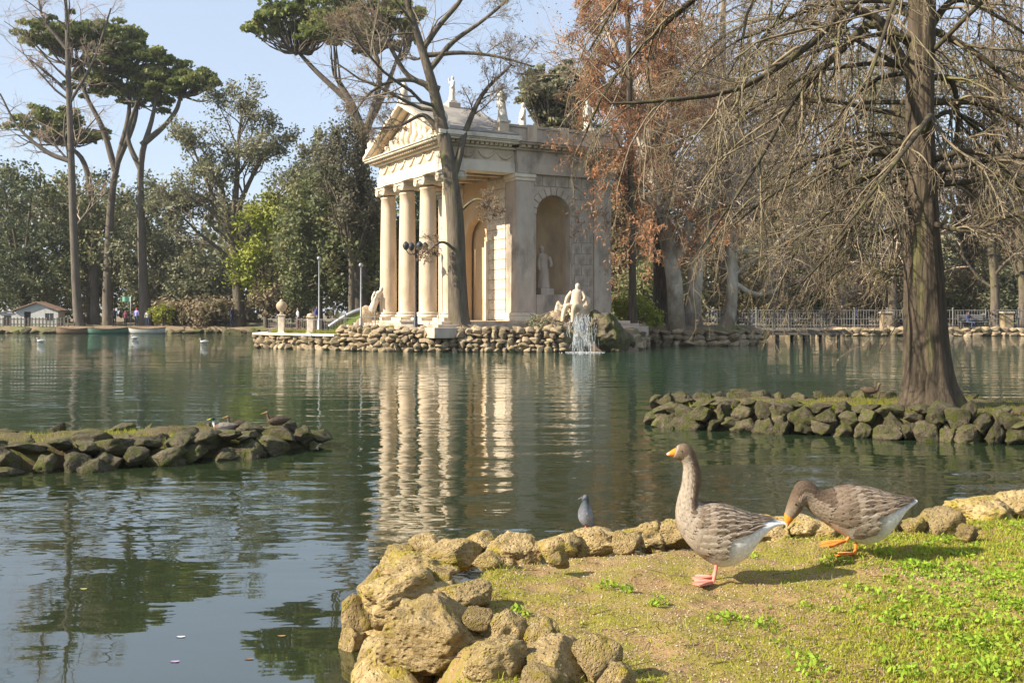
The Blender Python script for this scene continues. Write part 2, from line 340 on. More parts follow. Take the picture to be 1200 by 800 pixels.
LISLET = [(-9.5, 10.6), (-5.9, 11.95), (-4.2, 12.75), (-3.05, 13.7), (-2.75, 14.3), (-3.3, 14.75), (-4.6, 14.6), (-6.4, 14.0), (-10, 13.2)]
RISLET = [(2.35, 17.0), (2.9, 16.3), (4.4, 15.7), (5.6, 15.1), (7.2, 14.5), (9.5, 14.2), (12, 15), (12, 17.4), (8, 17.8), (4.5, 17.9), (2.9, 17.8)]
grid_land('mossy_islet', LISLET, np.arange(-10.4, -2.2, .09), np.arange(10.2, 15.4, .09), .22, .6, .6, .10, M['moss_ground'], kind='structure')
grid_land('tree_islet', RISLET, np.arange(1.8, 12.6, .09), np.arange(13.6, 18.5, .09), .36, .6, .6, .10, M['moss_ground'], kind='structure')
ISLAND = [(-13.2, 53.4), (-9.6, 50.6), (-6.2, 48.7), (-1.6, 48.2), (2.4, 48.1), (5.6, 48.9), (6.6, 52), (7.4, 57.2), (12.6, 57.2), (14.6, 60), (16, 88), (-4, 88), (-8, 70), (-12.4, 61)]
def isl_z(X, Y): return .72 + .32 * np.clip((X + 9) / 4, 0, 1)
grid_land('temple_island', ISLAND, np.arange(-14.5, 17.5, .3), np.arange(47, 89, .3), 1.0, .8, .8, .08, M['park_ground'], zf=isl_z, kind='structure')
FAR = [(-420, 86), (-75, 90.5), (-30, 90.5), (-12, 91), (0, 87), (14, 83), (18.6, 80.6), (60, 80.2), (420, 74), (420, 900), (-420, 900)]
grid_land('far_bank', FAR, np.concatenate([np.linspace(-420, -80, 18)[:-1], np.arange(-80, 90, .8), np.linspace(90, 420, 18)]),
          np.concatenate([np.arange(72, 130, .7), np.linspace(131, 900, 20)]), .62, .8, 1.2, .2, M['park_ground'], kind='structure')

# ------------------------------------------------------------------ rocks
def rock_mesh(seed, sub, material, amp=.32, cuts=7, sq=(1, 1, 1), dl=.55, dh=.85):
    rng = np.random.default_rng(seed); bm = bmesh.new(); bmesh.ops.create_icosphere(bm, subdivisions=sub, radius=1)
    V = np.array([v.co[:] for v in bm.verts]); Fc = [[v.index for v in f.verts] for f in bm.faces]; bm.free()
    V = V * (1 + amp * fbm(V, .9, seed, 3))[:, None]
    for _ in range(cuts):
        nn = nrm(rng.normal(size=3)); d = rng.uniform(dl, dh); ex = V @ nn - d; V -= np.clip(ex, 0, None)[:, None] * nn * .9
    if sub >= 4: V = V * (1 + .10 * fbm(V, 2.6, seed + 3, 4) - (.09 if sub > 4 else .06) * np.abs(fbm(V, 6.0, seed + 9, 3)) + .05 * np.minimum(0, fbm(V, 11., seed + 5, 2)))[:, None]
    V = V - (V.max(0) + V.min(0)) / 2; V = V / ((V.max(0) - V.min(0)) / 2) * np.array(sq)
    g = Geo(); g.add(V, Fc, smooth=True); return g.mesh('stone', material)
wall_rocks = [rock_mesh(100 + i, 3, M['wall_rock'], .5, 16, dl=.42, dh=.72) for i in range(14)]
islet_rocks = [rock_mesh(200 + i, 4, M['islet_rock'], .55, 12, dl=.45, dh=.8) for i in range(14)]
def put_stone(me, parent, p, s, rot, name='stone'):
    o = link(name, me, parent); o.location = Vector(p) - parent.location; o.scale = s; o.rotation_euler = rot; return o
def along(poly, step):
    p = np.array(poly, float); d = np.linalg.norm(np.diff(p, axis=0), axis=1); c = np.concatenate([[0], np.cumsum(d)])
    t = np.arange(step / 2, c[-1], step); i = np.clip(np.searchsorted(c, t) - 1, 0, len(d) - 1); f = ((t - c[i]) / d[i])[:, None]
    tan = (p[i + 1] - p[i]) / d[i][:, None]
    return p[i] * (1 - f) + p[i + 1] * f, np.arctan2(tan[:, 1], tan[:, 0])
rr = random.Random(5)
def stone_row(parent, meshes, poly, step, z, w, d, h, jit=.3, out=0.):
    P, A = along(poly, step)
    for p, a in zip(P, A):
        k = lambda: 1 + rr.uniform(-jit, jit)
        nx, ny = math.sin(a) * out, -math.cos(a) * out
        put_stone(rr.choice(meshes), parent, (p[0] + nx + rr.uniform(-.05, .05), p[1] + ny + rr.uniform(-.05, .05), z + rr.uniform(-.12, .12) * h),
                  (w / 2 * k(), d / 2 * k(), h / 2 * k()), (rr.uniform(-.25, .25), rr.uniform(-.25, .25), a + rr.uniform(-.3, .3) + rr.choice((0, math.pi))))
w = thing('stone_edging', 'mossy dark boulder wall along the low islet without a tree', 'stone wall', (-4.5, 12.6, 0))
stone_row(w, islet_rocks, [(-7.2, 11.3), (-5.9, 11.75), (-4.2, 12.55), (-3.05, 13.5)], .34, .05, .42, .45, .34, .4)
stone_row(w, islet_rocks, [(-7.2, 11.6), (-5.9, 12.05), (-4.2, 12.8), (-3.0, 13.75)], .34, .23, .40, .45, .22, .4)
stone_row(w, islet_rocks, [(-7.2, 12.2), (-5.6, 12.7), (-4.2, 13.4), (-3.2, 14.1)], .38, .22, .40, .45, .2, .45)
stone_row(w, islet_rocks, [(-7.0, 11.15), (-4.6, 12.15), (-3.4, 13.0)], .9, -.02, .5, .35, .26, .35)
stone_row(w, islet_rocks, [(-3.0, 13.8), (-2.72, 14.3), (-3.3, 14.8), (-4.6, 14.65), (-6.4, 14.05), (-8, 13.6)], .38, .14, .42, .4, .26, .4)
w = thing('stone_edging', 'brown boulder wall round the islet where the big bare tree grows', 'stone wall', (5.5, 15.8, 0))
stone_row(w, islet_rocks, [(2.3, 17.1), (2.9, 16.2), (4.4, 15.6), (5.6, 15.0), (7.2, 14.4), (8.6, 14.1)], .29, .08, .36, .4, .34, .35)
stone_row(w, islet_rocks, [(2.4, 17.1), (2.95, 16.3), (4.4, 15.7), (5.6, 15.1), (7.2, 14.5), (8.6, 14.2)], .31, .26, .37, .4, .3, .4)
stone_row(w, islet_rocks, [(2.5, 17.2), (3.0, 16.5), (4.4, 15.9), (5.6, 15.3), (7.2, 14.7), (8.6, 14.35)], .36, .40, .36, .4, .2, .4)
stone_row(w, islet_rocks, [(2.35, 17.2), (2.8, 17.85), (4.5, 18.0), (8, 17.9)], .36, .34, .42, .35, .26, .4)

# rubble retaining wall of the temple island
w = thing('retaining_wall', 'rubble stone retaining wall below the temple at the water edge', 'stone wall', (-2, 48.4, 0))
front = [(-8.6, 50.0), (-6.2, 48.55), (-1.6, 48.05), (2.4, 47.95)]
for k, (z, o) in enumerate(((.08, .06), (.30, .03), (.52, 0), (.74, -.05), (.95, -.12))): stone_row(w, wall_rocks, front, .34 + .02 * k, z, .44, .5, .31, .45, o)
stone_row(w, wall_rocks, front, .5, 1.08, .42, .5, .26, .5, -.3)
w = thing('retaining_wall', 'rubble wall with pale coping at the tip of the temple island', 'stone wall', (-11, 52, 0))
front2 = [(-12.9, 61), (-13.25, 57), (-13.3, 53.4), (-9.7, 50.5), (-8.5, 49.85)]
for k, z in enumerate((.10, .36, .58)): stone_row(w, wall_rocks, front2, .44, z, .55, .45, .34, .35, 0)
g = Geo(); fa = np.array(front2)
for a, b in zip(fa[:-1], fa[1:]):
    t = (b - a) / np.linalg.norm(b - a); nn = np.array([t[1], -t[0]]); nn2 = nn
    q = [a + nn * .26, b + nn * .26, b - nn * .22, a - nn * .22]
    V = [(*c, z) for z in (.70, .80) for c in q]
    g.add(V, np.array([(0, 3, 2, 1), (4, 5, 6, 7), (0, 1, 5, 4), (1, 2, 6, 5), (2, 3, 7, 6), (3, 0, 4, 7)]))
wobj(g, 'coping', M['travertine_clean'], w)
w = thing('retaining_wall', 'low mossy stone edge under the pale leaning trunks', 'stone wall', (10, 57, 0))
for z, o in ((.12, .05), (.42, 0), (.70, -.1)): stone_row(w, wall_rocks, [(6.0, 50.6), (6.7, 53), (7.4, 57), (12.6, 57), (14.6, 59.8), (15, 66)], .62, z, .75, .6, .42, .3, o)
w = thing('retaining_wall', 'long low stone quay wall below the park railing', 'stone wall', (35, 80, 0))
for z in (.12, .45): stone_row(w, wall_rocks, [(21.5, 80.1), (60, 79.9)], .72, z, .85, .6, .44, .3)
w = thing('retaining_wall', 'dark bank edge stones beside the boats and the hut', 'stone wall', (-30, 90, 0))
stone_row(w, islet_rocks, [(-52, 90.2), (-14, 90.4)], .8, .15, 1.0, .7, .5, .5)

# near boulders, traced one by one: (px, py of centre, width px, height px, level the base rests on)
near = thing('boulder_border', 'ochre lichen covered boulders edging the grassy bank by the geese', 'boulders', (0, 6, 0))
NB = [(512, 748, 136, 104, .06), (588, 778, 88, 70, .2), (655, 782, 96, 66, .22), (476, 697, 118, 60, .12), (424, 728, 52, 74, -.1), (444, 781, 62, 52, -.08),
      (486, 668, 100, 44, .16), (445, 690, 62, 62, 0.), (528, 652, 74, 38, .12), (545, 700, 66, 34, .24), (594, 738, 52, 46, .25), (638, 744, 48, 42, .26), (703, 772, 58, 56, .25), (722, 796, 50, 34, .26),
      (470, 800, 80, 40, -.1), (600, 644, 70, 38, .16), (572, 656, 38, 24, .24), (655, 640, 50, 36, .2), (700, 636, 72, 36, .2), (762, 629, 72, 40, .16), (735, 634, 36, 22, .25),
      (800, 626, 60, 34, .2), (850, 626, 70, 32, .2), (905, 622, 72, 34, .2), (955, 620, 66, 32, .22), (1005, 620, 52, 26, .22), (1040, 616, 40, 28, .24), (1072, 616, 34, 26, .25), (1112, 613, 54, 40, .24),
      (1160, 603, 80, 44, .2), (1198, 596, 70, 44, .22), (1240, 592, 80, 46, .2), (1140, 622, 30, 16, .3), (655, 652, 24, 14, .3), (514, 682, 40, 26, .2), (500, 640, 46, 26, .1), (560, 636, 52, 28, .08), (466, 652, 40, 26, .05),
      (640, 800, 60, 34, .25), (560, 722, 40, 22, .27), (452, 722, 36, 34, .02), (412, 756, 36, 40, -.12)]
for i, (x, y, wd, ht, zb) in enumerate(NB):
    Y = F * (CH - (zb + .08)) / (y + ht * .38 - HZ)         # the foot of the stone lies on the bank
    s = Y / F; c = px(x, y, Y); rngk = random.Random(i * 7 + 1)
    me = rock_mesh(300 + i * 3, 5 if wd > 60 else 4, M['near_rock'], .38, 6)
    dz = wd * s * rngk.uniform(.40, .5); ht *= .76
    put_stone(me, near, (c[0], Y + dz * .75, c[2] - .03), (wd * s * .52, dz, ht * s * .55 + .03), (rngk.uniform(-.12, .12), rngk.uniform(-.12, .12), rngk.uniform(-.35, .35)))
fill = [(-.50, 4.6), (-.62, 5.2), (-.58, 5.9), (-.36, 6.45), (0, 6.75), (.7, 6.95), (1.4, 7.1), (2.2, 7.4), (3.2, 7.75), (4.2, 8.0), (5.2, 8.3)]
fm = [rock_mesh(500 + i, 3, M['near_rock'], .35) for i in range(5)]
stone_row(near, fm, fill, .34, -.06, .46, .42, .42, .3)
stone_row(near, fm, [(-.40, 3.2), (-.48, 4.6)], .34, .1, .46, .42, .5, .3)

# ------------------------------------------------------------------ the temple (local x along the front, y into the building, z up from the island)
TR = -R(61); TLOC = Vector((-4.94, 53.5, 1.0))
temple = thing('temple', 'pale stone temple with four Ionic columns, pediment and arched side niche', 'temple', TLOC, TR)
def tl(x, y, z): return TLOC + Matrix.Rotation(TR, 3, 'Z') @ Vector((x, y, z))
def part(g, name, m, par=temple, **k): return g.obj(name, m, par, **k)
ZS, ZC, ZA, ZF, ZK = .42, 7.8, 8.35, 8.95, 9.35      # stylobate, column top, architrave top, frieze top, cornice top
for i in range(3):
    e = (2 - i) * .34; part(Geo().bbox(-5.3 - e, 5.3 + e, -1.1 - e, 9.8 + e, -.35 if i == 0 else i * .14 - .002, (i + 1) * .14, .015), 'step', M['grey_stone'] if i < 2 else M['travertine'])
# columns
def column_meshes():
    sh = [(.50, .42), (.475, .52)] + [(.465 - .065 * max(0, (t - .25) / .75) ** 1.4, .55 + 6.55 * t) for t in np.linspace(0, 1, 14)] + [(.43, 7.12), (.43, 7.18), (.40, 7.2)]
    s = Geo().lathe(sh, seg=28)
    b = Geo().bbox(-.66, .66, -.66, .66, 0, .17, .012); a = np.linspace(-np.pi / 2, np.pi / 2, 7)
    b.lathe([(.60 + .06 * math.cos(t), .24 + .07 * math.sin(t)) for t in a] + [(.55, .33)] + [(.53 + .045 * math.cos(t), .39 + .05 * math.sin(t)) for t in a] + [(.48, .45)], seg=28)
    c = Geo().lathe([(.41, 0), (.47, .06), (.52, .13), (.50, .2), (.44, .24)], seg=28)
    c.bbox(-.56, .56, -.52, .52, .24, .36, .015); c.bbox(-.60, .60, -.58, .58, .37, .46, .02)
    for sx in (-1, 1):                                  # scroll rolls, spiral fronts
        t = np.linspace(0, 4.6 * np.pi, 60); r = .235 * np.exp(-.085 * t)
        for yy in (-.50, .50):
            P = np.stack([sx * (.46 + r * np.sin(t)), np.full_like(t, yy), .16 + r * np.cos(t)], -1); c.tubes(P, .034 * np.exp(-.05 * t), 5)
        P = np.array([[sx * .46, y, .13] for y in np.linspace(-.49, .49, 9)]); c.tubes(P, .19 - .05 * np.cos(np.linspace(-1.4, 1.4, 9)), 12)
        for yy in (-.49, .49):
            cap = [(sx * .46 + .19 * math.cos(q), yy, .13 + .19 * math.sin(q)) for q in np.arange(12) * np.pi / 6]; c.add(cap, [list(range(12))])
    return s.mesh('shaft', M['travertine']), b.mesh('base', M['travertine_clean']), c.mesh('capital', M['travertine_clean'])
sm, bm_, cm = column_meshes()
for x in (-4, -1.333, 1.333, 4):
    c = link('column', sm, temple, (x, 0, 0)); link('base', bm_, c, (0, 0, ZS)); link('capital', cm, c, (0, 0, ZC - .465))
    part(Geo().bbox(x - .78, x + .78, -.78, .78, ZS - .27, ZS - .004 + .006, .02), 'plinth', M['travertine_clean'])
# entablature
def ring(x0, x1, y0, y1, z0, z1, t, name, m, front=True):
    for n, b in (('front', (x0, x1, y0, y0 + t)), ('side', (x1 - t, x1, y0 + t + .003, y1)), ('side', (x0, x0 + t, y0 + t + .003, y1))):
        if n == 'front' and not front: continue
        part(Geo().bbox(*b, z0, z1, .012), name, m)
ring(-4.46, 4.46, -.46, 3.36, ZC, ZA, .9, 'architrave', M['travertine_clean']); ring(-4.40, 4.40, -.40, 3.36, ZA + .002, ZF, .8, 'frieze', M['travertine'])
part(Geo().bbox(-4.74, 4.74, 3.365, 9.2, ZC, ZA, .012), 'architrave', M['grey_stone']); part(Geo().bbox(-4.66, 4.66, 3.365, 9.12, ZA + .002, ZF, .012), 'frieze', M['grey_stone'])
part(Geo().bbox(-3.55, 3.55, .45, 3.36, ZC + .12, ZC + .22, .01), 'ceiling_panel', M['ochre_plaster'])
for x in np.linspace(-2.9, 2.9, 5): part(Geo().bbox(x - .14, x + .14, .46, 3.35, ZC - .02, ZC + .118, .01), 'ceiling_beam', M['travertine'])
# cornice: bed mould, dentils, projecting slab
g = Geo(); g.bbox(-4.60, 4.60, -.60, 3.3, ZF + .002, ZF + .10, .01); g.bbox(-5.02, 5.02, -1.02, 3.3, ZF + .235, ZF + .33, .015); g.bbox(-5.10, 5.10, -1.10, 3.3, ZF + .332, ZK, .02); part(g, 'cornice', M['travertine_clean'])
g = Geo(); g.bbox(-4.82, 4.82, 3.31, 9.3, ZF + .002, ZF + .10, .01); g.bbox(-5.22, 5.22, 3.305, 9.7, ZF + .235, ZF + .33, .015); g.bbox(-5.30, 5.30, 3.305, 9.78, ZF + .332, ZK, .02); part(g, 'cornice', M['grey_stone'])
g = Geo()
for x in np.arange(-4.7, 4.75, .26): g.box(x - .08, x + .08, -.84, -.58, ZF + .102, ZF + .233)
for y in np.arange(-.5, 3.1, .26):
    for s in (-1, 1): g.box(min(s * 4.58, s * 4.84), max(s * 4.58, s * 4.84), y - .08, y + .08, ZF + .102, ZF + .233)
for y in np.arange(3.5, 9.2, .34):
    for s in (-1, 1): g.box(min(s * 4.80, s * 5.10), max(s * 4.80, s * 5.10), y - .10, y + .10, ZF + .102, ZF + .233)
part(g, 'dentil_course', M['travertine'], kind='stuff')
# frieze festoons and rosettes, front and side
for k, x in enumerate(np.linspace(-3.6, 3.6, 7)):
    t = np.linspace(-1, 1, 11); P = np.stack([x + t * .46, np.full(11, -.42), ZA + .44 - .30 * (1 - t ** 2)], -1)
    g = Geo().tubes(P, .045 + .05 * (1 - t ** 2), 6); g.lathe([(.001, .05), (.06, .05), (.08, 0), (.06, -.05), (.001, -.05)], (x + .56, -.42, ZA + .46), 8); part(g, 'garland', M['travertine_clean'])
for y in (.7, 1.75, 2.8):
    t = np.linspace(-1, 1, 11); P = np.stack([np.full(11, 4.42), y + t * .44, ZA + .44 - .28 * (1 - t ** 2)], -1); part(Geo().tubes(P, .045 + .045 * (1 - t ** 2), 6), 'garland', M['travertine'])
# pediment
AP = 11.55
part(Geo().add([(-4.5, -.42, ZK), (4.5, -.42, ZK), (0, -.42, AP - .28), (-4.5, 3.3, ZK), (4.5, 3.3, ZK), (0, 3.3, AP - .28)], [[0, 1, 2], [5, 4, 3], [0, 3, 4, 1], [1, 4, 5, 2], [2, 5, 3, 0]]), 'tympanum', M['travertine'])
for s in (-1, 1):
    for (e, d0, d1, th, nm) in ((0, -1.08, 3.35, .17, 'raking_cornice'), (-.17, -.80, -.40, .16, 'raking_moulding')):
        a = np.array([s * (5.16 + e * 1.2), ZK + .002 + e * .1]); b = np.array([0, AP + e * 1.05]); n2 = np.array([0, th])
        q = [a - (0 if e == 0 else 0) * n2, b, b + n2, a + n2]
        V = [(p[0], y, p[1]) for y in (d0, d1) for p in q]
        part(Geo().add(V, np.array([(0, 1, 2, 3), (7, 6, 5, 4), (0, 4, 5, 1), (1, 5, 6, 2), (2, 6, 7, 3), (3, 7, 4, 0)])), nm, M['travertine_clean'] if e == 0 else M['travertine'])
    part(Geo().add([(s * 5.0, -.95, ZK + .27), (0, -.95, AP + .20), (0, 3.3, AP + .20), (s * 5.0, 3.3, ZK + .27), (s * 5.0, -.95, ZK + .33), (0, -.95, AP + .26), (0, 3.3, AP + .26), (s * 5.0, 3.3, ZK + .33)],
               np.array([(0, 1, 2, 3), (4, 7, 6, 5), (0, 4, 5, 1), (3, 2, 6, 7), (0, 3, 7, 4)])), 'roof', M['roof_stone'])
g = Geo(); rng = np.random.default_rng(4)
for i, x in enumerate(np.linspace(-2.9, 2.9, 9)):       # carved figures of the pediment
    hmax = (AP - .4 - ZK) * (1 - abs(x) / 4.5) * .82; n = 9; t = np.linspace(0, 1, n)
    P = np.stack([x + .12 * np.sin(t * 5 + i), np.full(n, -.46), ZK + .02 + t * hmax], -1)
    g.tubes(P, (.26 - .12 * t) * (1 + .25 * np.sin(t * 9 + i)) * np.where(t > .88, .7, 1), 7)
part(g, 'relief', M['travertine_clean'])
g = Geo().bbox(-.3, .3, -1.0, -.5, AP + .15, AP + .45, .02); g.lathe([(.001, .45), (.22, .5), (.17, .7), (.24, .95), (.10, 1.2), (.001, 1.3)], (0, -.75, AP), 10); part(g, 'acroterion', M['marble'])
for s in (-1, 1):
    g = Geo().bbox(s * 4.75 - .25, s * 4.75 + .25, -.98, -.5, ZK + .15, ZK + .62, .02); g.lathe([(.001, .6), (.2, .65), (.22, .9), (.08, 1.15), (.001, 1.2)], (s * 4.75, -.74, ZK), 10); part(g, 'acroterion', M['marble'])
# cella: front wall with doorway, side walls with arched niche
def arch_panel(u0, u1, z0, z1, cu, r, spring, t, n=14):
    """slab in the u-z plane, thickness t along +w, with a round-headed opening; returns V(u,w,z), faces"""
    arc = [(cu - r * math.cos(a), spring + r * math.sin(a)) for a in np.linspace(0, math.pi, n)]
    pts, F_ = [], []
    def q(*c):
        b = len(pts); pts.extend([(u, 0, z) for u, z in c]); pts.extend([(u, t, z) for u, z in c]); k = len(c)
        F_.append([b + i for i in range(k)]); F_.append([b + k + i for i in reversed(range(k))])
    q((u0, z0), (cu - r, z0), (cu - r, spring), (u0, spring)); q((cu + r, z0), (u1, z0), (u1, spring), (cu + r, spring))
    q((u0, spring), (cu - r, spring), (cu - r, z1), (u0, z1)); q((cu + r, spring), (u1, spring), (u1, z1), (cu + r, z1))
    for a, b in zip(arc[:-1], arc[1:]): q(a, b, (b[0], z1), (a[0], z1))
    path = [(cu - r, z0)] + arc + [(cu + r, z0)]
    for a, b in zip(path[:-1], path[1:]):
        k = len(pts); pts.extend([(a[0], 0, a[1]), (b[0], 0, b[1]), (b[0], t, b[1]), (a[0], t, a[1])]); F_.append([k, k + 1, k + 2, k + 3])
    return np.array(pts), F_
V, Fq = arch_panel(-4.4, 4.4, ZS, ZC - .003, 0, 1.25, 4.6, .4); part(Geo().add(np.stack([V[:, 0], 3.4 + V[:, 1], V[:, 2]], -1), Fq), 'wall', M['ochre_plaster'])
for s in (-1, 1):
    V, Fq = arch_panel(3.81, 9.0, ZS, ZC - .003, 5.56, 1.02, 5.8, .45); W = np.stack([s * (4.5 - V[:, 1]), V[:, 0], V[:, 2]], -1)
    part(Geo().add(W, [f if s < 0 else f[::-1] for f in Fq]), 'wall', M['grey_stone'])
    a = np.linspace(np.pi / 2, -np.pi / 2, 15)          # niche: half round wall and half dome
    g = Geo(); P = np.array([[(s * (4.06 - 1.25 * math.cos(t)), 5.56 + 1.02 * math.sin(t), z) for t in a] for z in (ZS, 5.8)]).reshape(-1, 3)
    g.add(P, [(i, i + 1, 16 + i, 15 + i) for i in range(14)], smooth=True)
    D = np.array([[(s * (4.06 - 1.25 * math.cos(t) * math.cos(e)), 5.56 + 1.02 * math.sin(t) * math.cos(e), 5.8 + 1.02 * math.sin(e)) for t in a] for e in np.linspace(0, np.pi / 2, 8)]).reshape(-1, 3)
    g.add(D, [(r_ * 15 + i, r_ * 15 + i + 1, r_ * 15 + 16 + i, r_ * 15 + 15 + i) for r_ in range(7) for i in range(14)], smooth=True); part(g, 'niche', M['ochre_plaster'])
    part(Geo().bbox(min(s * 3.2, s * 4.52), max(s * 3.2, s * 4.52), 4.56, 6.56, ZS - .01, 1.75, .02), 'niche_sill', M['grey_stone'])
    for k, t in enumerate(np.linspace(0, np.pi, 12)[:-1]):   # voussoirs
        t2 = t + np.pi / 11 - .02; r0, r1 = 1.03, 1.42; q = [(5.56 - r_ * math.cos(x_), 5.8 + r_ * math.sin(x_)) for r_, x_ in ((r0, t + .02), (r0, t2), (r1, t2), (r1, t + .02))]
        V = [(s * w_, u, z) for w_ in (4.501, 4.56) for u, z in q]
        part(Geo().add(V, [[0, 1, 2, 3], [7, 6, 5, 4], [0, 4, 5, 1], [1, 5, 6, 2], [2, 6, 7, 3], [3, 7, 4, 0]]), 'voussoir', M['grey_stone'])
    for y0, y1 in ((3.34, 4.36), (8.0, 9.06)):              # corner pilasters
        p = part(Geo().bbox(min(s * 3.5, s * 4.63), max(s * 3.5, s * 4.63), y0, y1, ZS + .42, ZC - .36, .02), 'pilaster', M['grey_stone'])
        part(Geo().bbox(min(s * 3.46, s * 4.72), max(s * 3.46, s * 4.72), y0 - .09, y1 + .08, ZS, ZS + .25, .02).bbox(min(s * 3.48, s * 4.68), max(s * 3.48, s * 4.68), y0 - .05, y1 + .05, ZS + .252, ZS + .418, .03), 'base', M['travertine_clean'], p)
        part(Geo().bbox(min(s * 3.48, s * 4.68), max(s * 3.48, s * 4.68), y0 - .04, y1 + .05, ZC - .358, ZC - .2, .02).bbox(min(s * 3.46, s * 4.73), max(s * 3.46, s * 4.73), y0 - .1, y1 + .09, ZC - .198, ZC - .004, .03), 'capital', M['travertine_clean'], p)
rb = random.Random(8)
bmesh_cache = {}
def block(par, p, sx, sy, sz, m):
    key = (m.name, rb.randint(0, 2))
    if key not in bmesh_cache: bmesh_cache[key] = Geo().bbox(-.5, .5, -.5, .5, -.5, .5, .03).mesh('ashlar_block', m)
    o = link('ashlar_block', bmesh_cache[key], par, p); o.scale = (sx, sy, sz); return o
for s in (-1, 1):                                           # rusticated blocks either side of the door
    for r_ in range(14):
        z0 = ZS + .06 + r_ * .516; xs = [1.42, 2.1, 2.8, 3.46] if r_ % 2 == 0 else [1.42, 1.75, 2.45, 3.12, 3.46]
        for a, b in zip(xs[:-1], xs[1:]): block(temple, (s * (a + b) / 2, 3.385 + rb.uniform(0, .012), z0 + .258), b - a - .03, .10, .486, M['travertine_clean'])
    for r_ in range(13):                                    # ashlar on the side wall
        z0 = ZS + .1 + r_ * .56
        ys = np.concatenate([[4.4], np.arange(4.9 + .35 * (r_ % 2), 7.9, .78), [7.98]])
        for a, b in zip(ys[:-1], ys[1:]):
            zc = z0 + .28
            if zc < 5.8 and b > 4.5 and a < 6.62: 
                if a < 6.62 and b > 6.75: a = 6.64
                else: continue
            elif zc >= 5.8 and min(math.hypot(a - 5.56, zc - 5.8), math.hypot(b - 5.56, zc - 5.8), abs(zc - 5.8) + 9 * (not a < 5.56 < b)) < 1.5: continue
            if b - a > .12 and z0 + .54 < ZC: block(temple, (s * 4.515, (a + b) / 2, zc), .06, b - a - .025, .535, M['grey_stone'])
part(Geo().box(-4.05, 4.05, 8.55, 9.0, ZS, ZC - .003), 'back_wall', M['grey_stone'])
part(Geo().box(-2.4, 2.4, 3.95, 4.2, ZS, 6.4), 'inner_wall', M['ochre_plaster'])
for s in (-1, 1): part(Geo().bbox(s * 1.43 - .17, s * 1.43 + .17, 3.28, 3.36, ZS, 4.6, .02), 'door_jamb', M['travertine_clean'])
# attic parapet with posts
for x0, x1, y0, y1 in ((4.35, 4.65, 2.55, 9.4), (-4.65, -4.35, 2.55, 9.4), (-4.349, 4.349, 2.6, 2.9), (-4.349, 4.349, 9.1, 9.4)):
    part(Geo().bbox(x0, x1, y0, y1, ZK + .003, ZK + .72, .02), 'parapet', M['grey_stone'])
    part(Geo().bbox(x0 - .07, x1 + .07, y0 - .07 if x1 - x0 < 1 else y0 - .068, y1 + .07, ZK + .722, ZK + .86 - (.002 if x1 - x0 > 1 else 0), .02), 'coping', M['grey_stone'])
for y in (2.6, 4.2, 6.1, 7.7, 9.3):
    for s in (-1, 1): part(Geo().bbox(s * 4.5 - .24, s * 4.5 + .24, y - .28, y + .28, ZK + .004, ZK + .90, .02), 'parapet_post', M['travertine'])
part(Geo().bbox(-4.3, 4.3, 3.0, 9.05, ZK + .003, ZK + .3, .02), 'roof_deck', M['roof_stone'])
part(Geo().bbox(.55, 1.45, 5.3, 6.2, ZK + .31, ZK + .9, .02), 'roof_plinth', M['grey_stone']); part(Geo().bbox(-.35, .35, 1.65, 2.35, AP + .02, AP + .42, .02), 'roof_plinth', M['grey_stone'])

# ------------------------------------------------------------------ statues: robed figures
def loft(rings, seg=16):
    """rings: (centre xyz, half-width x, half-depth y); horizontal rings"""
    a = np.arange(seg) * 2 * np.pi / seg; V = []
    for (c, wx, wy) in rings: V.append(np.stack([c[0] + wx * np.cos(a), c[1] + wy * np.sin(a), np.full(seg, c[2])], -1))
    n = len(rings); Q = [(i * seg + j, i * seg + (j + 1) % seg, (i + 1) * seg + (j + 1) % seg, (i + 1) * seg + j) for i in range(n - 1) for j in range(seg)]
    return np.concatenate(V), Q + [list(range(seg))[::-1], [(n - 1) * seg + j for j in range(seg)]]
def robed(h, lean=0., arm=1, seed=0):
    g = Geo(); s = h / 1.9; prof = [(0, .30, .26), (.05, .31, .27), (.3, .27, .22), (.6, .245, .2), (.85, .25, .19), (1.0, .225, .17), (1.15, .2, .155), (1.32, .235, .165), (1.45, .255, .15), (1.53, .19, .12), (1.57, .085, .085), (1.62, .075, .08), (1.66, .095, .11), (1.74, .11, .125), (1.82, .10, .115), (1.88, .06, .07), (1.9, .01, .01)]
    V, Q = loft([((lean * z * .12 + .03 * math.sin(z * 3 + seed), 0, z), w_, d_) for z, w_, d_ in prof], 20)
    ang = np.arctan2(V[:, 1], V[:, 0]); fold = 1 + .07 * np.sin(ang * 7 + seed) * np.clip((1.45 - V[:, 2]) / 1.2, 0, 1)
    V[:, 0] *= fold; V[:, 1] *= fold; g.add(V * s, Q, smooth=True)
    sh = np.array([.22, -.02, 1.42]); 
    a1 = [sh, sh + (.10, -.04, -.25), sh + (.02, -.16, -.45), sh + (-.12, -.22, -.38)]
    a2 = [sh * (-1, 1, 1), sh * (-1, 1, 1) + (-.09, 0, -.28), sh * (-1, 1, 1) + (-.10, -.06, -.54), sh * (-1, 1, 1) + (-.08, -.12, -.66)]
    if arm == 2: a2 = [sh * (-1, 1, 1), sh * (-1, 1, 1) + (-.16, 0, .05), sh * (-1, 1, 1) + (-.2, -.05, .30), sh * (-1, 1, 1) + (-.18, -.05, .42)]
    for a in (a1, a2): g.tubes(catmull(np.array(a) * s, 9), np.linspace(.085, .045, 9) * s, 8)
    return g
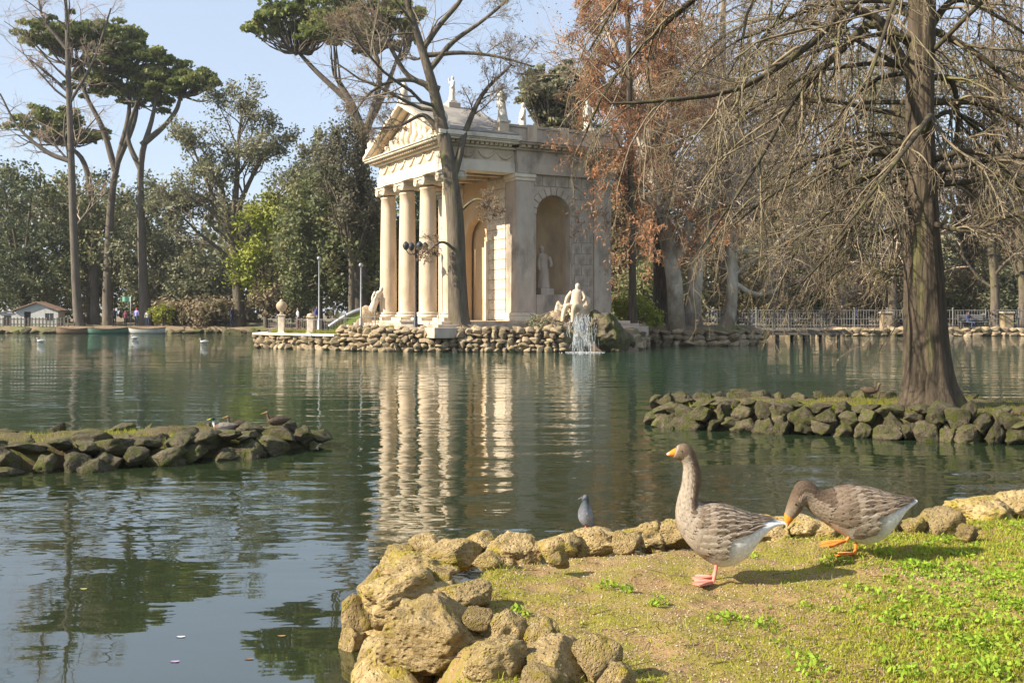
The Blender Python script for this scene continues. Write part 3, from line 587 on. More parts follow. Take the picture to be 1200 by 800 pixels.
def statue(label, loc, h, rz, seed, arm=1, base=.12, m='marble'):
    t = thing('statue', label, 'statue', loc, rz); part(Geo().bbox(-.34 * h / 1.9, .34 * h / 1.9, -.3 * h / 1.9, .3 * h / 1.9, 0, base, .015), 'pedestal', M[m], t)
    o = robed(h, .5 - (seed % 2), arm, seed).obj('figure', M[m], t); o.location = (0, 0, base - .005); return t
statue('robed marble statue on the temple parapet corner above the block wall', tl(4.5, 2.62, ZK + .90), 1.75, TR + .3, 1)
statue('robed marble statue standing set back in the middle of the temple roof', tl(1.0, 5.75, ZK + .90), 1.8, TR - .2, 2)
statue('robed marble statue alone at the far end of the temple side parapet', tl(4.5, 7.7, ZK + .90), 1.5, TR + 1.2, 3)
statue('marble statue on the ridge of the temple gable behind the bare tree', tl(0, 2.0, AP + .42), 1.3, TR, 4, 2)
statue('robed marble statue standing in the arched side niche of the temple', tl(3.6, 5.56, 1.75), 2.2, TR + 1.57, 5, 1, .35, 'grey_stone')

# ------------------------------------------------------------------ trees
def grow(P, Rr, rng, n, length, ang, K, trop=0., wig=.12, t0=.25, t1=1., rr_=.55, rmin=.004, taper=.3, lv=.4, prop=True, side=None):
    M_, Kp = Rr.shape; idx = np.repeat(np.arange(M_), n); m = len(idx)
    t = t0 + (t1 - t0) * ((np.tile(np.arange(n), M_) + rng.random(m)) / n)
    f = t * (Kp - 1); i = np.clip(f.astype(int), 0, Kp - 2); fr = (f - i)
    O = P[idx, i] * (1 - fr[:, None]) + P[idx, i + 1] * fr[:, None]; T = nrm(P[idx, i + 1] - P[idx, i]); r0 = (Rr[idx, i] * (1 - fr) + Rr[idx, i + 1] * fr) * rr_
    v = rng.normal(size=(m, 3)); 
    if side is not None: v += np.array(side)
    v = nrm(v - (v * T).sum(1, keepdims=True) * T)
    a = (ang * (1 + .25 * rng.normal(size=m)))[:, None]; D = T * np.cos(a) + v * np.sin(a)
    pl = np.linalg.norm(np.diff(P, axis=1), axis=2).sum(1)[idx] if prop else 1.0
    Ln = length * pl * (1.15 - .6 * t) * (1 + lv * rng.uniform(-1, 1, m)); st = (Ln / (K - 1))[:, None]
    pts = [O]; tv = np.array([0, 0, trop]) if np.isscalar(trop) else np.array(trop)
    for k in range(1, K): D = nrm(D + wig * rng.normal(size=(m, 3)) + tv); pts.append(pts[-1] + D * st)
    R2 = np.maximum(r0, rmin)[:, None] * np.linspace(1, taper, K)
    return np.stack(pts, 1), np.maximum(R2, rmin * .6)
def stem(pts, widths, Y, n=16):
    """trunk or limb traced in the photo: pts (px, py[, depth offset]) at depth Y, widths in pixels"""
    W = np.array([px(p[0], p[1], Y) + np.array([0, p[2] if len(p) > 2 else 0, 0]) for p in pts])
    P = catmull(W, n); r = np.interp(np.linspace(0, 1, n), np.linspace(0, 1, len(widths)), widths) * Y / F / 2
    return P, r
def flare(g, P, r, S=12, flutes=0., seed=0, mat=0):
    """trunk with root flare: tube with lobed sections"""
    K = len(P); T = nrm(np.gradient(P, axis=0)); a = np.arange(S) * 2 * np.pi / S
    N = nrm(np.cross(T, [0, 1, 0])); B = np.cross(T, N)
    rng = np.random.default_rng(seed); ph = rng.uniform(0, 6.28, 3)
    zz = np.linspace(0, 1, K)[:, None]
    lob = 1 + flutes * (np.sin(a * 5 + ph[0]) * .6 + np.sin(a * 3 + ph[1]) * .4 + .4 * np.sin(a * 9 + ph[2] + zz * 3)) * np.exp(-zz * 5) + .05 * np.sin(a * 4 + zz * 9 + ph[1]) + .03 * np.sin(a * 7 - zz * 14)
    V = P[:, None] + (r[:, None] * lob)[..., None] * (np.cos(a)[None, :, None] * N[:, None] + np.sin(a)[None, :, None] * B[:, None])
    Q = [(i * S + j, i * S + (j + 1) % S, (i + 1) * S + (j + 1) % S, (i + 1) * S + j) for i in range(K - 1) for j in range(S)]
    g.add(V.reshape(-1, 3), Q, smooth=True, mat=mat)
def sub(Ps): return np.concatenate([p for p, _ in Ps]), np.concatenate([r for _, r in Ps])
def clumps(C, n, sig, rng):                 # scatter n leaves round each centre
    return (np.repeat(C, n, 0) + rng.normal(size=(len(C) * n, 3)) * sig)
def ell(c, r, n, rng, shell=.55, low=-1.):  # points in an ellipsoid, biased to its shell
    v = nrm(rng.normal(size=(n * 3, 3))); v = v[v[:, 2] > low][:n]; k = (shell + (1 - shell) * rng.random((len(v), 1))) ** (1 / 1.5)
    return np.array(c) + v * k * np.array(r), v
def tree_thing(name, label, base, group=None): return thing(name, label, 'tree', base, 0, group)

def bald_tree(name, label, Y, stems, levels, bark, twig, seed, leaf=None, leafn=0, leafs=(.1, .05), lsig=.1, group=None, S=10, flutes=0., ldroop=0., extra=None):
    """bare or thinly leaved tree: traced stems plus generated branching"""
    rng = np.random.default_rng(seed); base = stems[0][0][0].copy(); t = tree_thing(name, label, base, group)
    g = Geo()
    for k, (P, r) in enumerate(stems): flare(g, P, r, S, flutes if k == 0 else 0, seed)
    cg = Geo(); K = max(len(p) for p, _ in stems)
    P = np.stack([catmull(p, 16) for p, _ in stems]); Rr = np.stack([np.interp(np.linspace(0, 1, 16), np.linspace(0, 1, len(r)), r) for _, r in stems])
    first = True; tips = []
    for q, lv in enumerate(levels):
        lv = dict(lv); kk = lv.pop('S', 4); which = lv.pop('from', None)
        P, Rr = grow(P if which is None else P[which], Rr if which is None else Rr[which], rng, **lv)
        if q == 0: g.tubes(P, Rr, 6)
        else: cg.tubes(P, Rr, kk)
    if leaf is not None:
        C = P[:, 1:].reshape(-1, 3); C = C[rng.integers(0, len(C), leafn)] + rng.normal(size=(leafn, 3)) * lsig
        cg.leaves(C, leafs[0], leafs[1], rng, mat=1, droop=ldroop)
    wobj(g, 'trunk', bark, t); wobj(cg, 'crown', [twig, leaf or twig], t); return t

def leafy_tree(name, label, Y, trunk, blobs, leaf, bark, seed, n_cl=160, per=70, sig=.34, size=(.30, .2), depth=1., group=None, shell=.5, limbs=14):
    """evergreen crown: leaf clumps spread through ellipsoids given in pixels (x, y, rx, ry)"""
    rng = np.random.default_rng(seed); s = Y / F
    P, r = trunk; t = tree_thing(name, label, P[0].copy(), group); g = Geo(); flare(g, P, r, 9, .25, seed)
    cg = Geo(); tot = sum(b[2] * b[3] for b in blobs)
    for (x, y, rx, ry, *dy) in blobs:
        c = px(x, y, Y) + np.array([0, dy[0] if dy else 0, 0]); rad = (rx * s, rx * s * depth, ry * s)
        n = max(6, int(n_cl * rx * ry / tot)); C, o = ell(c, rad, n, rng, shell)
        C = C + rng.normal(size=C.shape) * .2; lf = clumps(C, per, sig, rng); cg.leaves(lf, size[0], size[1], rng, nrm(lf - c), 1.1, mat=1)
        k = max(2, int(limbs * rx * ry / tot)); top = P[-1] if len(blobs) < 2 else P[max(0, len(P) // 2)]
        for q in C[:k]:
            mid = (top + q) / 2 + rng.normal(size=3) * .4; g.tubes(catmull([top, mid, q], 7), np.linspace(r[-1] * .7, .03, 7), 5)
    wobj(g, 'trunk', bark, t); wobj(cg, 'crown', [M['twig'], leaf], t); return t

def pine_tree(label, Y, stems, pads, seed, leaf=None, nd=90, psize=.8, group='umbrella pines', npuff=None):
    """umbrella pine: forked bare limbs under flat needle pads made of rounded tufts"""
    rng = np.random.default_rng(seed); s = Y / F; t = tree_thing('pine_tree', label, stems[0][0][0].copy(), group); g = Geo(); cg = Geo()
    for k, (P, r) in enumerate(stems): flare(g, P, r, 9, .2 if k == 0 else 0, seed)
    ends = np.stack([P[-1] for P, _ in stems]); er = np.array([r[-1] for _, r in stems])
    for (x, y, rx, ry, *dy) in pads:
        c = px(x, y, Y) + np.array([0, dy[0] if dy else 0, 0]); rad = np.array([rx * s, rx * s * .85, ry * s])
        n = int((npuff or .9) * rad[0] * rad[1] * 4.6) + 8
        v = rng.normal(size=(n, 3)); v = nrm(v); v[:, 2] = np.abs(v[:, 2]) * np.where(rng.random(n) < .72, 1, -.55)
        C = c + v * (rng.random((n, 1)) ** .4) * rad; C[:, 2] += .3 * rng.normal(size=n) * psize
        pr = psize * rng.uniform(.55, 1.25, n)
        d = nrm(rng.normal(size=(n, nd, 3))); d[..., 2] = np.where(d[..., 2] < -.25, -d[..., 2], d[..., 2])
        Lf = C[:, None] + d * pr[:, None, None] * np.array([1, 1, .62]) * (rng.random((n, nd, 1)) ** .35); Lf = Lf.reshape(-1, 3); dd = d.reshape(-1, 3)
        m = len(Lf); A = nrm(dd + .7 * rng.normal(size=(m, 3))); B = nrm(np.cross(A, rng.normal(size=(m, 3)))); l = .40 * rng.uniform(.6, 1.2, (m, 1)); w = .15 * rng.uniform(.7, 1.2, (m, 1))
        V = np.stack([Lf - A * l * .5, Lf + B * w, Lf + A * l * .5, Lf - B * w], 1).reshape(-1, 3); cg.add(V, np.arange(4 * m).reshape(m, 4), mat=1)
        for q in C[:: max(1, n // 26)]:
            k = np.linalg.norm(ends - q, axis=1).argmin(); e = ends[k]; mid = e * .5 + q * .5 + np.array([0, 0, -.25 * abs(q[2] - e[2]) - .1]) + rng.normal(size=3) * .2
            g.tubes(catmull([e, mid, q], 8), np.linspace(er[k] * .75, .03, 8), 5)
    wobj(g, 'trunk', M['bark_grey'], t); wobj(cg, 'crown', [M['twig'], leaf or L['pine']], t); return t

def rough_trunk(g, P, r, seed, S=96, K=170):
    """trunk with root buttresses and vertical bark ridges"""
    P = catmull(P, K); r = np.interp(np.linspace(0, 1, K), np.linspace(0, 1, len(r)), r); T = nrm(np.gradient(P, axis=0)); N = nrm(np.cross(T, [0, 1, 0])); B = np.cross(T, N)
    a = np.arange(S) * 2 * np.pi / S; A, Zz = np.meshgrid(a, np.concatenate([[0], np.cumsum(np.linalg.norm(np.diff(P, axis=0), axis=1))])); ph = np.random.default_rng(seed).uniform(0, 6, 4)
    lob = 1 + .13 * (np.sin(5 * A + ph[0] + .25 * Zz) * .6 + np.sin(3 * A + ph[1]) * .5 + .3 * np.sin(8 * A + ph[2])) * np.exp(-Zz * .9) + .035 * np.sin(6 * A + ph[3] + .6 * np.sin(Zz)) + .025 * np.sin(11 * A - .4 * Zz)
    u = np.stack([np.cos(A) * 3.2, np.sin(A) * 3.2, Zz * .55], -1).reshape(-1, 3); rid = np.abs(fbm(u * (1.9, 1.9, 1), 1., seed, 3)).reshape(A.shape); lob = lob + .10 * (rid - .25) + .02 * fbm(u * (5, 5, 3.), 1., seed + 2, 2).reshape(A.shape)
    V = P[:, None] + (r[:, None] * lob)[..., None] * (np.cos(a)[None, :, None] * N[:, None] + np.sin(a)[None, :, None] * B[:, None]); i = np.arange(K * S).reshape(K, S); j = np.roll(i, -1, 1)
    g.add(V.reshape(-1, 3), np.stack([i[:-1], j[:-1], j[1:], i[1:]], -1).reshape(-1, 4), smooth=True)

# --- the big bare tree on the islet
YB = 15.9
st = [stem([(1092, 486), (1089, 450), (1086, 400), (1083, 320), (1080, 230), (1078, 130), (1080, 20), (1082, -120), (1080, -300), (1078, -420)], [80, 56, 47, 41, 34, 31, 29, 26, 20, 8], YB, 30)]
rng = np.random.default_rng(21); P0, r0 = st[0]
base = P0[0].copy(); cyp = tree_thing('bald_cypress', 'big bare tree with fluted brown trunk and drooping twigs on the islet', base)
g = Geo(); rough_trunk(g, P0, r0, 3); wobj(g, 'trunk', M['bark_cypress'], cyp)
# limbs traced in the photo, then generated ones all round
LIMB = [([(1082, 120), (1030, 30), (985, 60), (930, 118), (868, 205, -1), (800, 300, -1.4)], 15), ([(1080, 60), (1000, 10), (930, 70, -1), (840, 130, -1.6), (745, 150, -2), (700, 152, -2)], 14),
        ([(1082, 200), (1030, 178), (985, 195), (930, 215, .8), (860, 270, 1)], 11), ([(1085, 92), (1115, 95), (1132, 140, .3), (1125, 190, .4), (1100, 240, .5)], 10), ([(1086, 215), (1130, 214), (1180, 208), (1240, 225)], 11),
        ([(1084, 120), (1150, 122), (1200, 150), (1260, 200)], 10), ([(1082, 30), (1140, 60), (1200, 110), (1280, 180)], 11), ([(1080, -40), (1000, -90), (900, -60), (800, 10), (720, 90), (680, 170)], 16),
        ([(1078, -100), (960, -150), (830, -110), (740, -20), (690, 60)], 16), ([(1080, 205), (1040, 215), (1010, 250), (985, 300, .8), (950, 340, 1)], 9), ([(1084, 40), (1120, 0), (1170, 20), (1230, 60)], 12),
        ([(1083, 160), (1060, 150, -1), (1010, 190, -2), (960, 240, -2.6), (905, 300, -3)], 10), ([(1082, 0), (1050, -30, -1.4), (990, 20, -2.6), (950, 100, -3.2), (920, 180, -3.4)], 12),
        ([(1084, 260), (1110, 275, -.8), (1150, 262, -1.2), (1200, 300, -1.2)], 8), ([(1084, 250), (1050, 270, 1), (1000, 262, 2), (960, 290, 2.6)], 8), ([(1086, 305), (1060, 322, .4), (1025, 305, .8), (985, 330, 1)], 5), ([(1088, 190), (1120, 185, -.6), (1160, 230, -1), (1190, 300, -1)], 9)]
LP = [stem(p, [w_ * .85, w_ * .7, w_ * .5, w_ * .32, 2], YB, 16) for p, w_ in LIMB]
Pg, Rg = grow(P0[None], r0[None], rng, 48, 6.2, 1.2, 16, trop=-.095, wig=.09, t0=.44, t1=.93, rr_=.21, taper=.2, lv=.3, prop=False, rmin=.014, side=(0, .9, 0))
P1 = np.concatenate([np.stack([p for p, _ in LP]), Pg]); R1 = np.concatenate([np.stack([r for _, r in LP]), Rg])
for k in range(len(P1)):
    h = Geo().tubes(P1[k], R1[k], 7); wobj(h, 'limb', M['bark_limb'], cyp)
P2, R2 = grow(P1, R1, rng, 11, .36, .62, 9, trop=-.125, wig=.13, t0=.15, rr_=.5, rmin=.0075, taper=.4)
P3, R3 = grow(P2, R2, rng, 7, .42, .7, 6, trop=-.13, wig=.18, t0=.12, rr_=.6, rmin=.0050, taper=.5)
P4, R4 = grow(P3, R3, rng, 5, .5, .7, 4, trop=-.05, wig=.22, t0=.2, rr_=.7, rmin=.0036, taper=.6)
h = Geo(); h.tubes(P2, R2, 4); h.tubes(P3, R3, 3); h.tubes(P4, R4, 3)
C = P4[:, 2]; C = C[rng.integers(0, len(C), 4000)]; h.leaves(C + rng.normal(size=C.shape) * .03, .06, .025, rng, mat=1, droop=.8)
wobj(h, 'crown', [M['twig_cypress'], L['dry']], cyp)

# --- the leaning bare tree before the temple
YT = 48.9
bald_tree('bare_tree', 'leaning bare tree with dark trunk in front of the temple columns', YT, [
    stem([(539, 386), (537, 370), (535, 320), (534, 265), (529, 215), (521, 165), (508, 105), (492, 50), (478, 5), (468, -45), (462, -95)], [27, 22.5, 21, 20.5, 19, 17, 12, 9, 7, 5, 2], YT, 30),
    stem([(529, 215), (539, 180), (546, 150, .4), (566, 105, .8), (600, 70, 1)], [9, 8.5, 7, 5, 2], YT), stem([(508, 108), (490, 95), (460, 98, -.4), (436, 112, -.6), (415, 140, -.8)], [8, 6, 4, 3, 2], YT),
    stem([(505, 80), (530, 50), (565, 25), (600, -5), (620, -30)], [7, 6, 4, 3, 1.5], YT), stem([(497, 55), (515, 30), (540, 0), (552, -30), (560, -70)], [7, 6, 5, 4, 2], YT),
    stem([(515, 105), (480, 90), (460, 60), (440, 20), (425, -30)], [8, 6, 5, 4, 2], YT), stem([(500, 65), (540, 62), (580, 66), (625, 78)], [6, 5, 3, 2], YT), stem([(470, 60), (440, 45), (410, 32), (395, 25)], [6, 5, 4, 2], YT),
    stem([(512, 150), (495, 135), (470, 150, -.6), (440, 155, -1)], [7, 5, 3, 2], YT), stem([(540, 300), (520, 285, -.8), (500, 300, -1.2)], [4, 3, 1], YT), stem([(536, 250), (560, 235, -.6), (580, 250, -.8)], [4, 3, 1], YT)],
    [dict(n=11, length=.34, ang=.85, K=8, trop=.03, wig=.16, t0=.52, rr_=.33, rmin=.014, taper=.35), dict(n=9, length=.5, ang=.75, K=6, trop=.0, wig=.18, t0=.2, rr_=.6, rmin=.009), dict(n=6, length=.55, ang=.7, K=4, wig=.2, t0=.2, rr_=.6, rmin=.0075, S=3), dict(n=3, length=.6, ang=.7, K=3, wig=.2, rr_=.7, rmin=.006, S=3)],
    M['bark'], M['twig'], 31, L['dry'], 5200, (.10, .06), .05, S=14, flutes=.14)

# --- pale leaning planes beside the temple and rusty cypresses
def plane(label, Y, pts, wd, seed, extra=()):
    bald_tree('plane_tree', label, Y, [stem(pts, wd, Y, 26)] + [stem(p, w_, Y) for p, w_ in extra],
        [dict(n=14, length=.30, ang=.9, K=8, trop=.02, wig=.15, t0=.3, rr_=.4, rmin=.015, taper=.3), dict(n=8, length=.55, ang=.75, K=6, trop=-.04, wig=.18, t0=.15, rr_=.6, rmin=.011), dict(n=6, length=.6, ang=.7, K=4, trop=-.04, wig=.2, t0=.15, rr_=.6, rmin=.009, S=3), dict(n=3, length=.6, ang=.7, K=3, wig=.2, rr_=.7, rmin=.007, S=3)],
        M['bark_pale'], M['twig_pale'], seed, L['dry'], 3500, (.14, .09), .1, S=14, flutes=.12)
plane('tall pale trunk leaning towards the temple side wall', 57.6, [(793, 397), (792, 370), (789, 320), (777, 262), (762, 195), (745, 140), (733, 95), (722, 60), (705, 20)], [25, 20, 18, 16, 13, 11, 9, 7, 4], 41, [([(745, 140), (728, 120), (712, 112)], [9, 7, 3]), ([(790, 310), (812, 250), (830, 180), (842, 90)], [13, 11, 8, 4]), ([(735, 100), (765, 60), (790, 10)], [7, 5, 3])])
plane('thick brown trunk between two pale leaning trunks', 58.6, [(813, 397), (812, 360), (818, 300), (832, 230), (842, 150), (846, 70), (848, -20)], [24, 20, 18, 15, 12, 9, 5], 42, [([(832, 230), (870, 180), (905, 130), (930, 60)], [11, 9, 6, 3])])
plane('pale curved trunk at the end of the low mossy edge', 57.9, [(846, 397), (853, 375), (858, 340), (857, 290), (855, 240), (862, 180), (872, 110), (880, 30)], [28, 16, 13, 12, 11, 9, 7, 4], 43, [([(858, 330), (890, 345), (940, 330), (985, 345)], [6, 5, 3, 2]), ([(857, 290), (900, 300), (950, 318), (1000, 325)], [5, 4, 3, 2])])
def rusty(label, Y, pts, wd, seed, n):
    bald_tree('rusty_cypress', label, Y, [stem(pts, wd, Y, 24)],
        [dict(n=42, length=.215, ang=1.35, K=8, trop=-.05, wig=.1, t0=.25, t1=.97, rr_=.22, rmin=.014, taper=.3), dict(n=8, length=.42, ang=.8, K=6, trop=-.14, wig=.15, t0=.25, rr_=.6, rmin=.009), dict(n=4, length=.55, ang=.7, K=4, trop=-.2, wig=.2, t0=.2, rr_=.6, rmin=.007, S=3)],
        M['bark_cypress'], M['twig'], seed, L['rust'], n * 2, (.26, .07), .12, group='rust coloured cypresses by the temple', ldroop=1.2)
rusty('rust leaved cypress crowding the temple side wall and fountain', 54.0, [(741, 398), (741, 330), (740, 240), (738, 140), (736, 40), (732, -60), (730, -130)], [11, 9, 8, 7, 6, 4, 2], 51, 15000)
rusty('taller rust leaved cypress rising above the leaning pale trunks', 61.5, [(775, 394), (774, 300), (770, 190), (762, 80), (756, -30), (752, -150)], [22, 18, 14, 11, 8, 3], 52, 15000)
leafy_tree('evergreen_shrub', 'glossy green shrub between the temple side and the pale trunks', 55.5, stem([(742, 396), (742, 372), (742, 360)], [4, 3, 2], 55.5, 6), [(738, 362, 18, 15), (762, 370, 14, 10)], L['lime'], M['bark'], 55, 60, 60, .16, (.16, .10), limbs=4)
leafy_tree('evergreen_shrub', 'small grey green bush on the rubble wall beside the cascade', 48.9, stem([(632, 392), (632, 386), (632, 382)], [3, 2, 2], 48.9, 6), [(632, 381, 14, 8)], L['oak_grey'], M['bark'], 56, 30, 60, .10, (.10, .06), limbs=3)

# --- far left bank
bald_tree('bare_tree', 'tall straight bare tree with grey trunk behind the hut', 91.5, [stem([(94, 386), (90, 350), (86, 260), (83, 170), (80, 90), (78, 20), (74, -40)], [13, 10, 9, 7.5, 6, 4, 2], 91.5, 24),
    stem([(84, 190), (55, 178), (22, 150), (0, 110)], [6, 5, 3, 2], 91.5), stem([(82, 110), (60, 90), (35, 70)], [4, 3, 2], 91.5), stem([(80, 60), (50, 20), (45, -20)], [5, 3, 2], 91.5), stem([(82, 120), (110, 70), (130, 10)], [4, 3, 2], 91.5)],
    [dict(n=16, length=.26, ang=.95, K=7, trop=.05, wig=.16, t0=.3, rr_=.4, rmin=.02, taper=.3), dict(n=7, length=.55, ang=.75, K=5, wig=.2, t0=.2, rr_=.6, rmin=.015), dict(n=6, length=.6, ang=.75, K=4, wig=.2, t0=.2, rr_=.6, rmin=.012, S=3)], M['bark_grey'], M['twig_pale'], 61, S=10, flutes=.1)
pine_tree('umbrella pine with the highest flat crown behind the tall bare tree', 96, [stem([(127, 384), (126, 330), (130, 240), (138, 190), (150, 140), (152, 105)], [14, 10, 8.5, 7, 5.5, 3], 96, 20), stem([(135, 200), (120, 150), (100, 110), (92, 75)], [8, 6, 5, 3], 96), stem([(138, 190), (160, 130), (150, 80)], [7, 5, 3], 96)],
    [(98, 46, 74, 22), (58, 50, 36, 17, 1), (140, 54, 36, 22, -1), (125, 98, 62, 27, 3), (150, 80, 46, 28, -2)], 62, npuff=.6)
pine_tree('umbrella pine with two crooked limbs next to the round grey tree', 94, [stem([(172, 384), (168, 330), (165, 250), (166, 185), (178, 140), (186, 100)], [15, 10.5, 8.5, 7, 5, 3], 94, 20), stem([(166, 170), (192, 148), (206, 130), (212, 112)], [8, 6, 5, 4], 94), stem([(165, 200), (150, 160), (160, 120)], [7, 5, 3], 94)],
    [(182, 84, 42, 27), (215, 100, 46, 19), (175, 112, 42, 22, 2), (234, 104, 30, 12, -1)], 63, npuff=.6)
pine_tree('low umbrella pine with small flat crown close to the hut', 98, [stem([(112, 382), (110, 320), (108, 240), (98, 190), (76, 168)], [12, 9, 7.5, 6, 4], 98, 20)], [(55, 150, 46, 24), (88, 160, 36, 16, 1)], 64, npuff=.7)
E = [('dark holm oak standing just behind the white hut', 97, 28, [(20, 250, 48, 60), (10, 320, 40, 45), (48, 310, 40, 50)], 'dark'),
     ('dark holm oak between the hut and the pine trunks', 99, 108, [(100, 235, 46, 45), (118, 300, 50, 55), (80, 330, 40, 40)], 'oak'),
     ('mottled holm oak hiding the forked pine trunk', 97, 186, [(185, 250, 36, 44), (165, 300, 34, 40), (205, 300, 30, 40), (180, 345, 36, 26)], 'oak_grey'),
     ('dark holm oak farthest along the bank beyond the hut shed', 101, -35, [(-40, 240, 50, 60), (-30, 310, 50, 55)], 'dark')]
for i, (lb, Y, x, bl, lf) in enumerate(E):
    leafy_tree('holm_oak', lb, Y, stem([(x, 384), (x - 2, 340), (x + 2, 300)], [13, 10, 8], Y, 10), bl, L[lf], M['bark'], 70 + i, 140, 70, .42, (.36, .22), group='evergreen oaks on the far bank')
# round grey-green tree with visible limbs
bald_tree('round_tree', 'round crowned grey green tree on a dark bent trunk by the strolling person', 92.5, [stem([(281, 386), (280, 360), (277, 310), (270, 272), (262, 235), (255, 195)], [16, 13, 12, 11, 8, 3], 92.5, 20),
    stem([(272, 275), (285, 230), (305, 190), (325, 165)], [8, 6, 4, 2], 92.5), stem([(270, 270), (240, 240), (215, 238), (200, 250)], [7, 5, 3, 2], 92.5), stem([(272, 270), (278, 210), (280, 160), (285, 130)], [8, 6, 4, 2], 92.5), stem([(271, 270), (245, 220), (225, 170)], [6, 4, 2], 92.5), stem([(274, 285), (310, 250), (345, 215), (358, 190)], [6, 4, 3, 2], 92.5)],
    [dict(n=12, length=.42, ang=.7, K=7, trop=.05, wig=.15, t0=.3, rr_=.45, rmin=.025, taper=.35), dict(n=8, length=.5, ang=.7, K=5, trop=.03, wig=.18, t0=.3, rr_=.6, rmin=.018), dict(n=5, length=.6, ang=.7, K=4, wig=.2, t0=.2, rr_=.6, rmin=.012, S=3)],
    M['bark'], M['twig'], 80, L['oak_grey'], 17000, (.30, .19), .22, S=10, flutes=.1)
sh = [('olive green shrub mass left of the round crowned tree', 95, [(228, 325, 32, 30), (255, 335, 24, 30), (215, 350, 20, 22)], 'oak_grey'), ('sunlit lime green tree right of the round crowned tree', 91.4, [(312, 275, 40, 36), (335, 250, 26, 30), (300, 315, 34, 30), (345, 300, 24, 40)], 'lime'),
      ('brownish bare looking bush behind the urn', 91.8, [(330, 345, 28, 22), (352, 352, 20, 18)], 'brown'), ('dull brown hedge between the strolling person and the pines', 94, [(240, 366, 44, 14), (205, 368, 20, 12)], 'brown')]
for i, (lb, Y, bl, lf) in enumerate(sh):
    x = bl[0][0]; leafy_tree('broad_shrub', lb, Y, stem([(x, 385), (x, 365), (x + 1, 350)], [7, 6, 4], Y, 8), bl, L[lf], M['bark'], 90 + i, 110, 80, .40, (.36, .22), group='shrubs on the far bank')
t = leafy_tree('topiary_bush', 'bright round clipped bush beside the boats', 91.8, stem([(191, 386), (191, 378), (191, 372)], [3, 3, 2], 91.8, 6), [(191, 368, 12, 6)], L['lime'], M['bark'], 99, 40, 70, .15, (.2, .12), limbs=3)
# --- behind the temple
pine_tree('great umbrella pine spreading high above the left of the temple', 79, [stem([(420, 384), (420, 320), (424, 230), (425, 165), (412, 125), (398, 98)], [26, 22, 18, 14, 11, 7], 79, 22), stem([(425, 165), (440, 120), (445, 85), (440, 60)], [11, 8, 6, 4], 79), stem([(410, 120), (375, 88), (350, 62)], [8, 6, 4], 79), stem([(425, 160), (450, 110), (465, 70)], [8, 6, 4], 79)],
    [(330, 38, 45, 30), (385, 20, 60, 36), (440, 34, 52, 34, 2), (400, 52, 50, 22, -2), (470, 30, 30, 30)], 101, npuff=.7)
leafy_tree('ivy_column', 'brown ivy thicket climbing the great pine trunk', 77.5, stem([(412, 385), (412, 320), (412, 240)], [8, 7, 5], 77.5, 10), [(410, 165, 26, 26), (400, 200, 30, 36), (418, 235, 30, 36)], L['ivy'], M['bark'], 102, 130, 80, .34, (.26, .16))
leafy_tree('holm_oak', 'broad dark holm oak filling the gap left of the temple', 80, stem([(372, 385), (372, 330), (378, 290)], [14, 11, 9], 80, 10), [(375, 250, 42, 46), (355, 285, 34, 40), (395, 300, 48, 44), (425, 270, 28, 46), (360, 335, 26, 24), (428, 335, 26, 34)], L['oak'], M['bark'], 103, 330, 80, .38, (.32, .2), group='evergreen oaks on the far bank')
leafy_tree('holm_oak', 'dark holm oak seen between the temple columns', 84, stem([(492, 385), (492, 330), (492, 290)], [14, 11, 9], 84, 10), [(480, 240, 44, 60), (510, 300, 48, 60), (470, 330, 40, 40)], L['dark'], M['bark'], 104, 200, 70, .42, (.4, .26), group='evergreen oaks on the far bank')
pine_tree('dense pine dome rising behind the temple roof statues', 76, [stem([(655, 384), (655, 300), (652, 200), (650, 150)], [20, 16, 13, 10], 76, 18)], [(655, 122, 46, 40), (635, 120, 30, 30, -1), (685, 110, 34, 36, 1), (660, 160, 40, 26)], 105, L['oak_grey'], nd=70, npuff=1.0)
# --- right hand wood beyond the railing
W = [(715, 83, 'olive', [(712, 190, 30, 50), (720, 260, 34, 50), (722, 330, 34, 40)]), (775, 88, 'olive', [(780, 120, 46, 60), (770, 220, 50, 60), (790, 310, 46, 50)]), (850, 92, 'brown', [(845, 110, 44, 60), (860, 210, 54, 60), (835, 300, 44, 50)]),
     (925, 90, 'olive', [(925, 130, 52, 60), (915, 230, 50, 60), (935, 300, 40, 44)]), (1000, 94, 'brown', [(1000, 110, 56, 60), (1010, 210, 56, 60), (985, 295, 40, 40)]), (1062, 88, 'oak_grey', [(1050, 120, 50, 60), (1060, 220, 50, 60), (1040, 300, 44, 40)]),
     (1135, 91, 'olive', [(1130, 90, 56, 60), (1140, 200, 52, 60), (1150, 280, 44, 40)]), (1205, 89, 'brown', [(1205, 110, 50, 60), (1200, 220, 54, 60), (1215, 300, 40, 40)]), (1275, 92, 'olive', [(1275, 130, 56, 70), (1270, 240, 50, 60)])]
WL = ['olive brown park tree just beyond the temple end wall', 'olive brown tree behind the tallest leaning pale trunk', 'dull brown tree behind the brown middle trunk', 'olive tree rising behind the plank landing', 'dull brown tree behind the park railing beside the stone pier',
      'grey green tree behind the big islet trunk', 'olive tree shading the park bench', 'dull brown tree past the bench', 'olive tree at the end of the quay wall']
for i, (x, Y, lf, bl) in enumerate(W):
    leafy_tree('park_tree', WL[i], Y, stem([(x, 386), (x - 3, 350), (x + 3, 280), (x, 220)], [15, 12, 10, 8], Y, 12), bl, L[lf], M['bark'], 120 + i, 190, 62, .62, (.36, .17), group='park trees on the right bank', shell=.3, limbs=34)
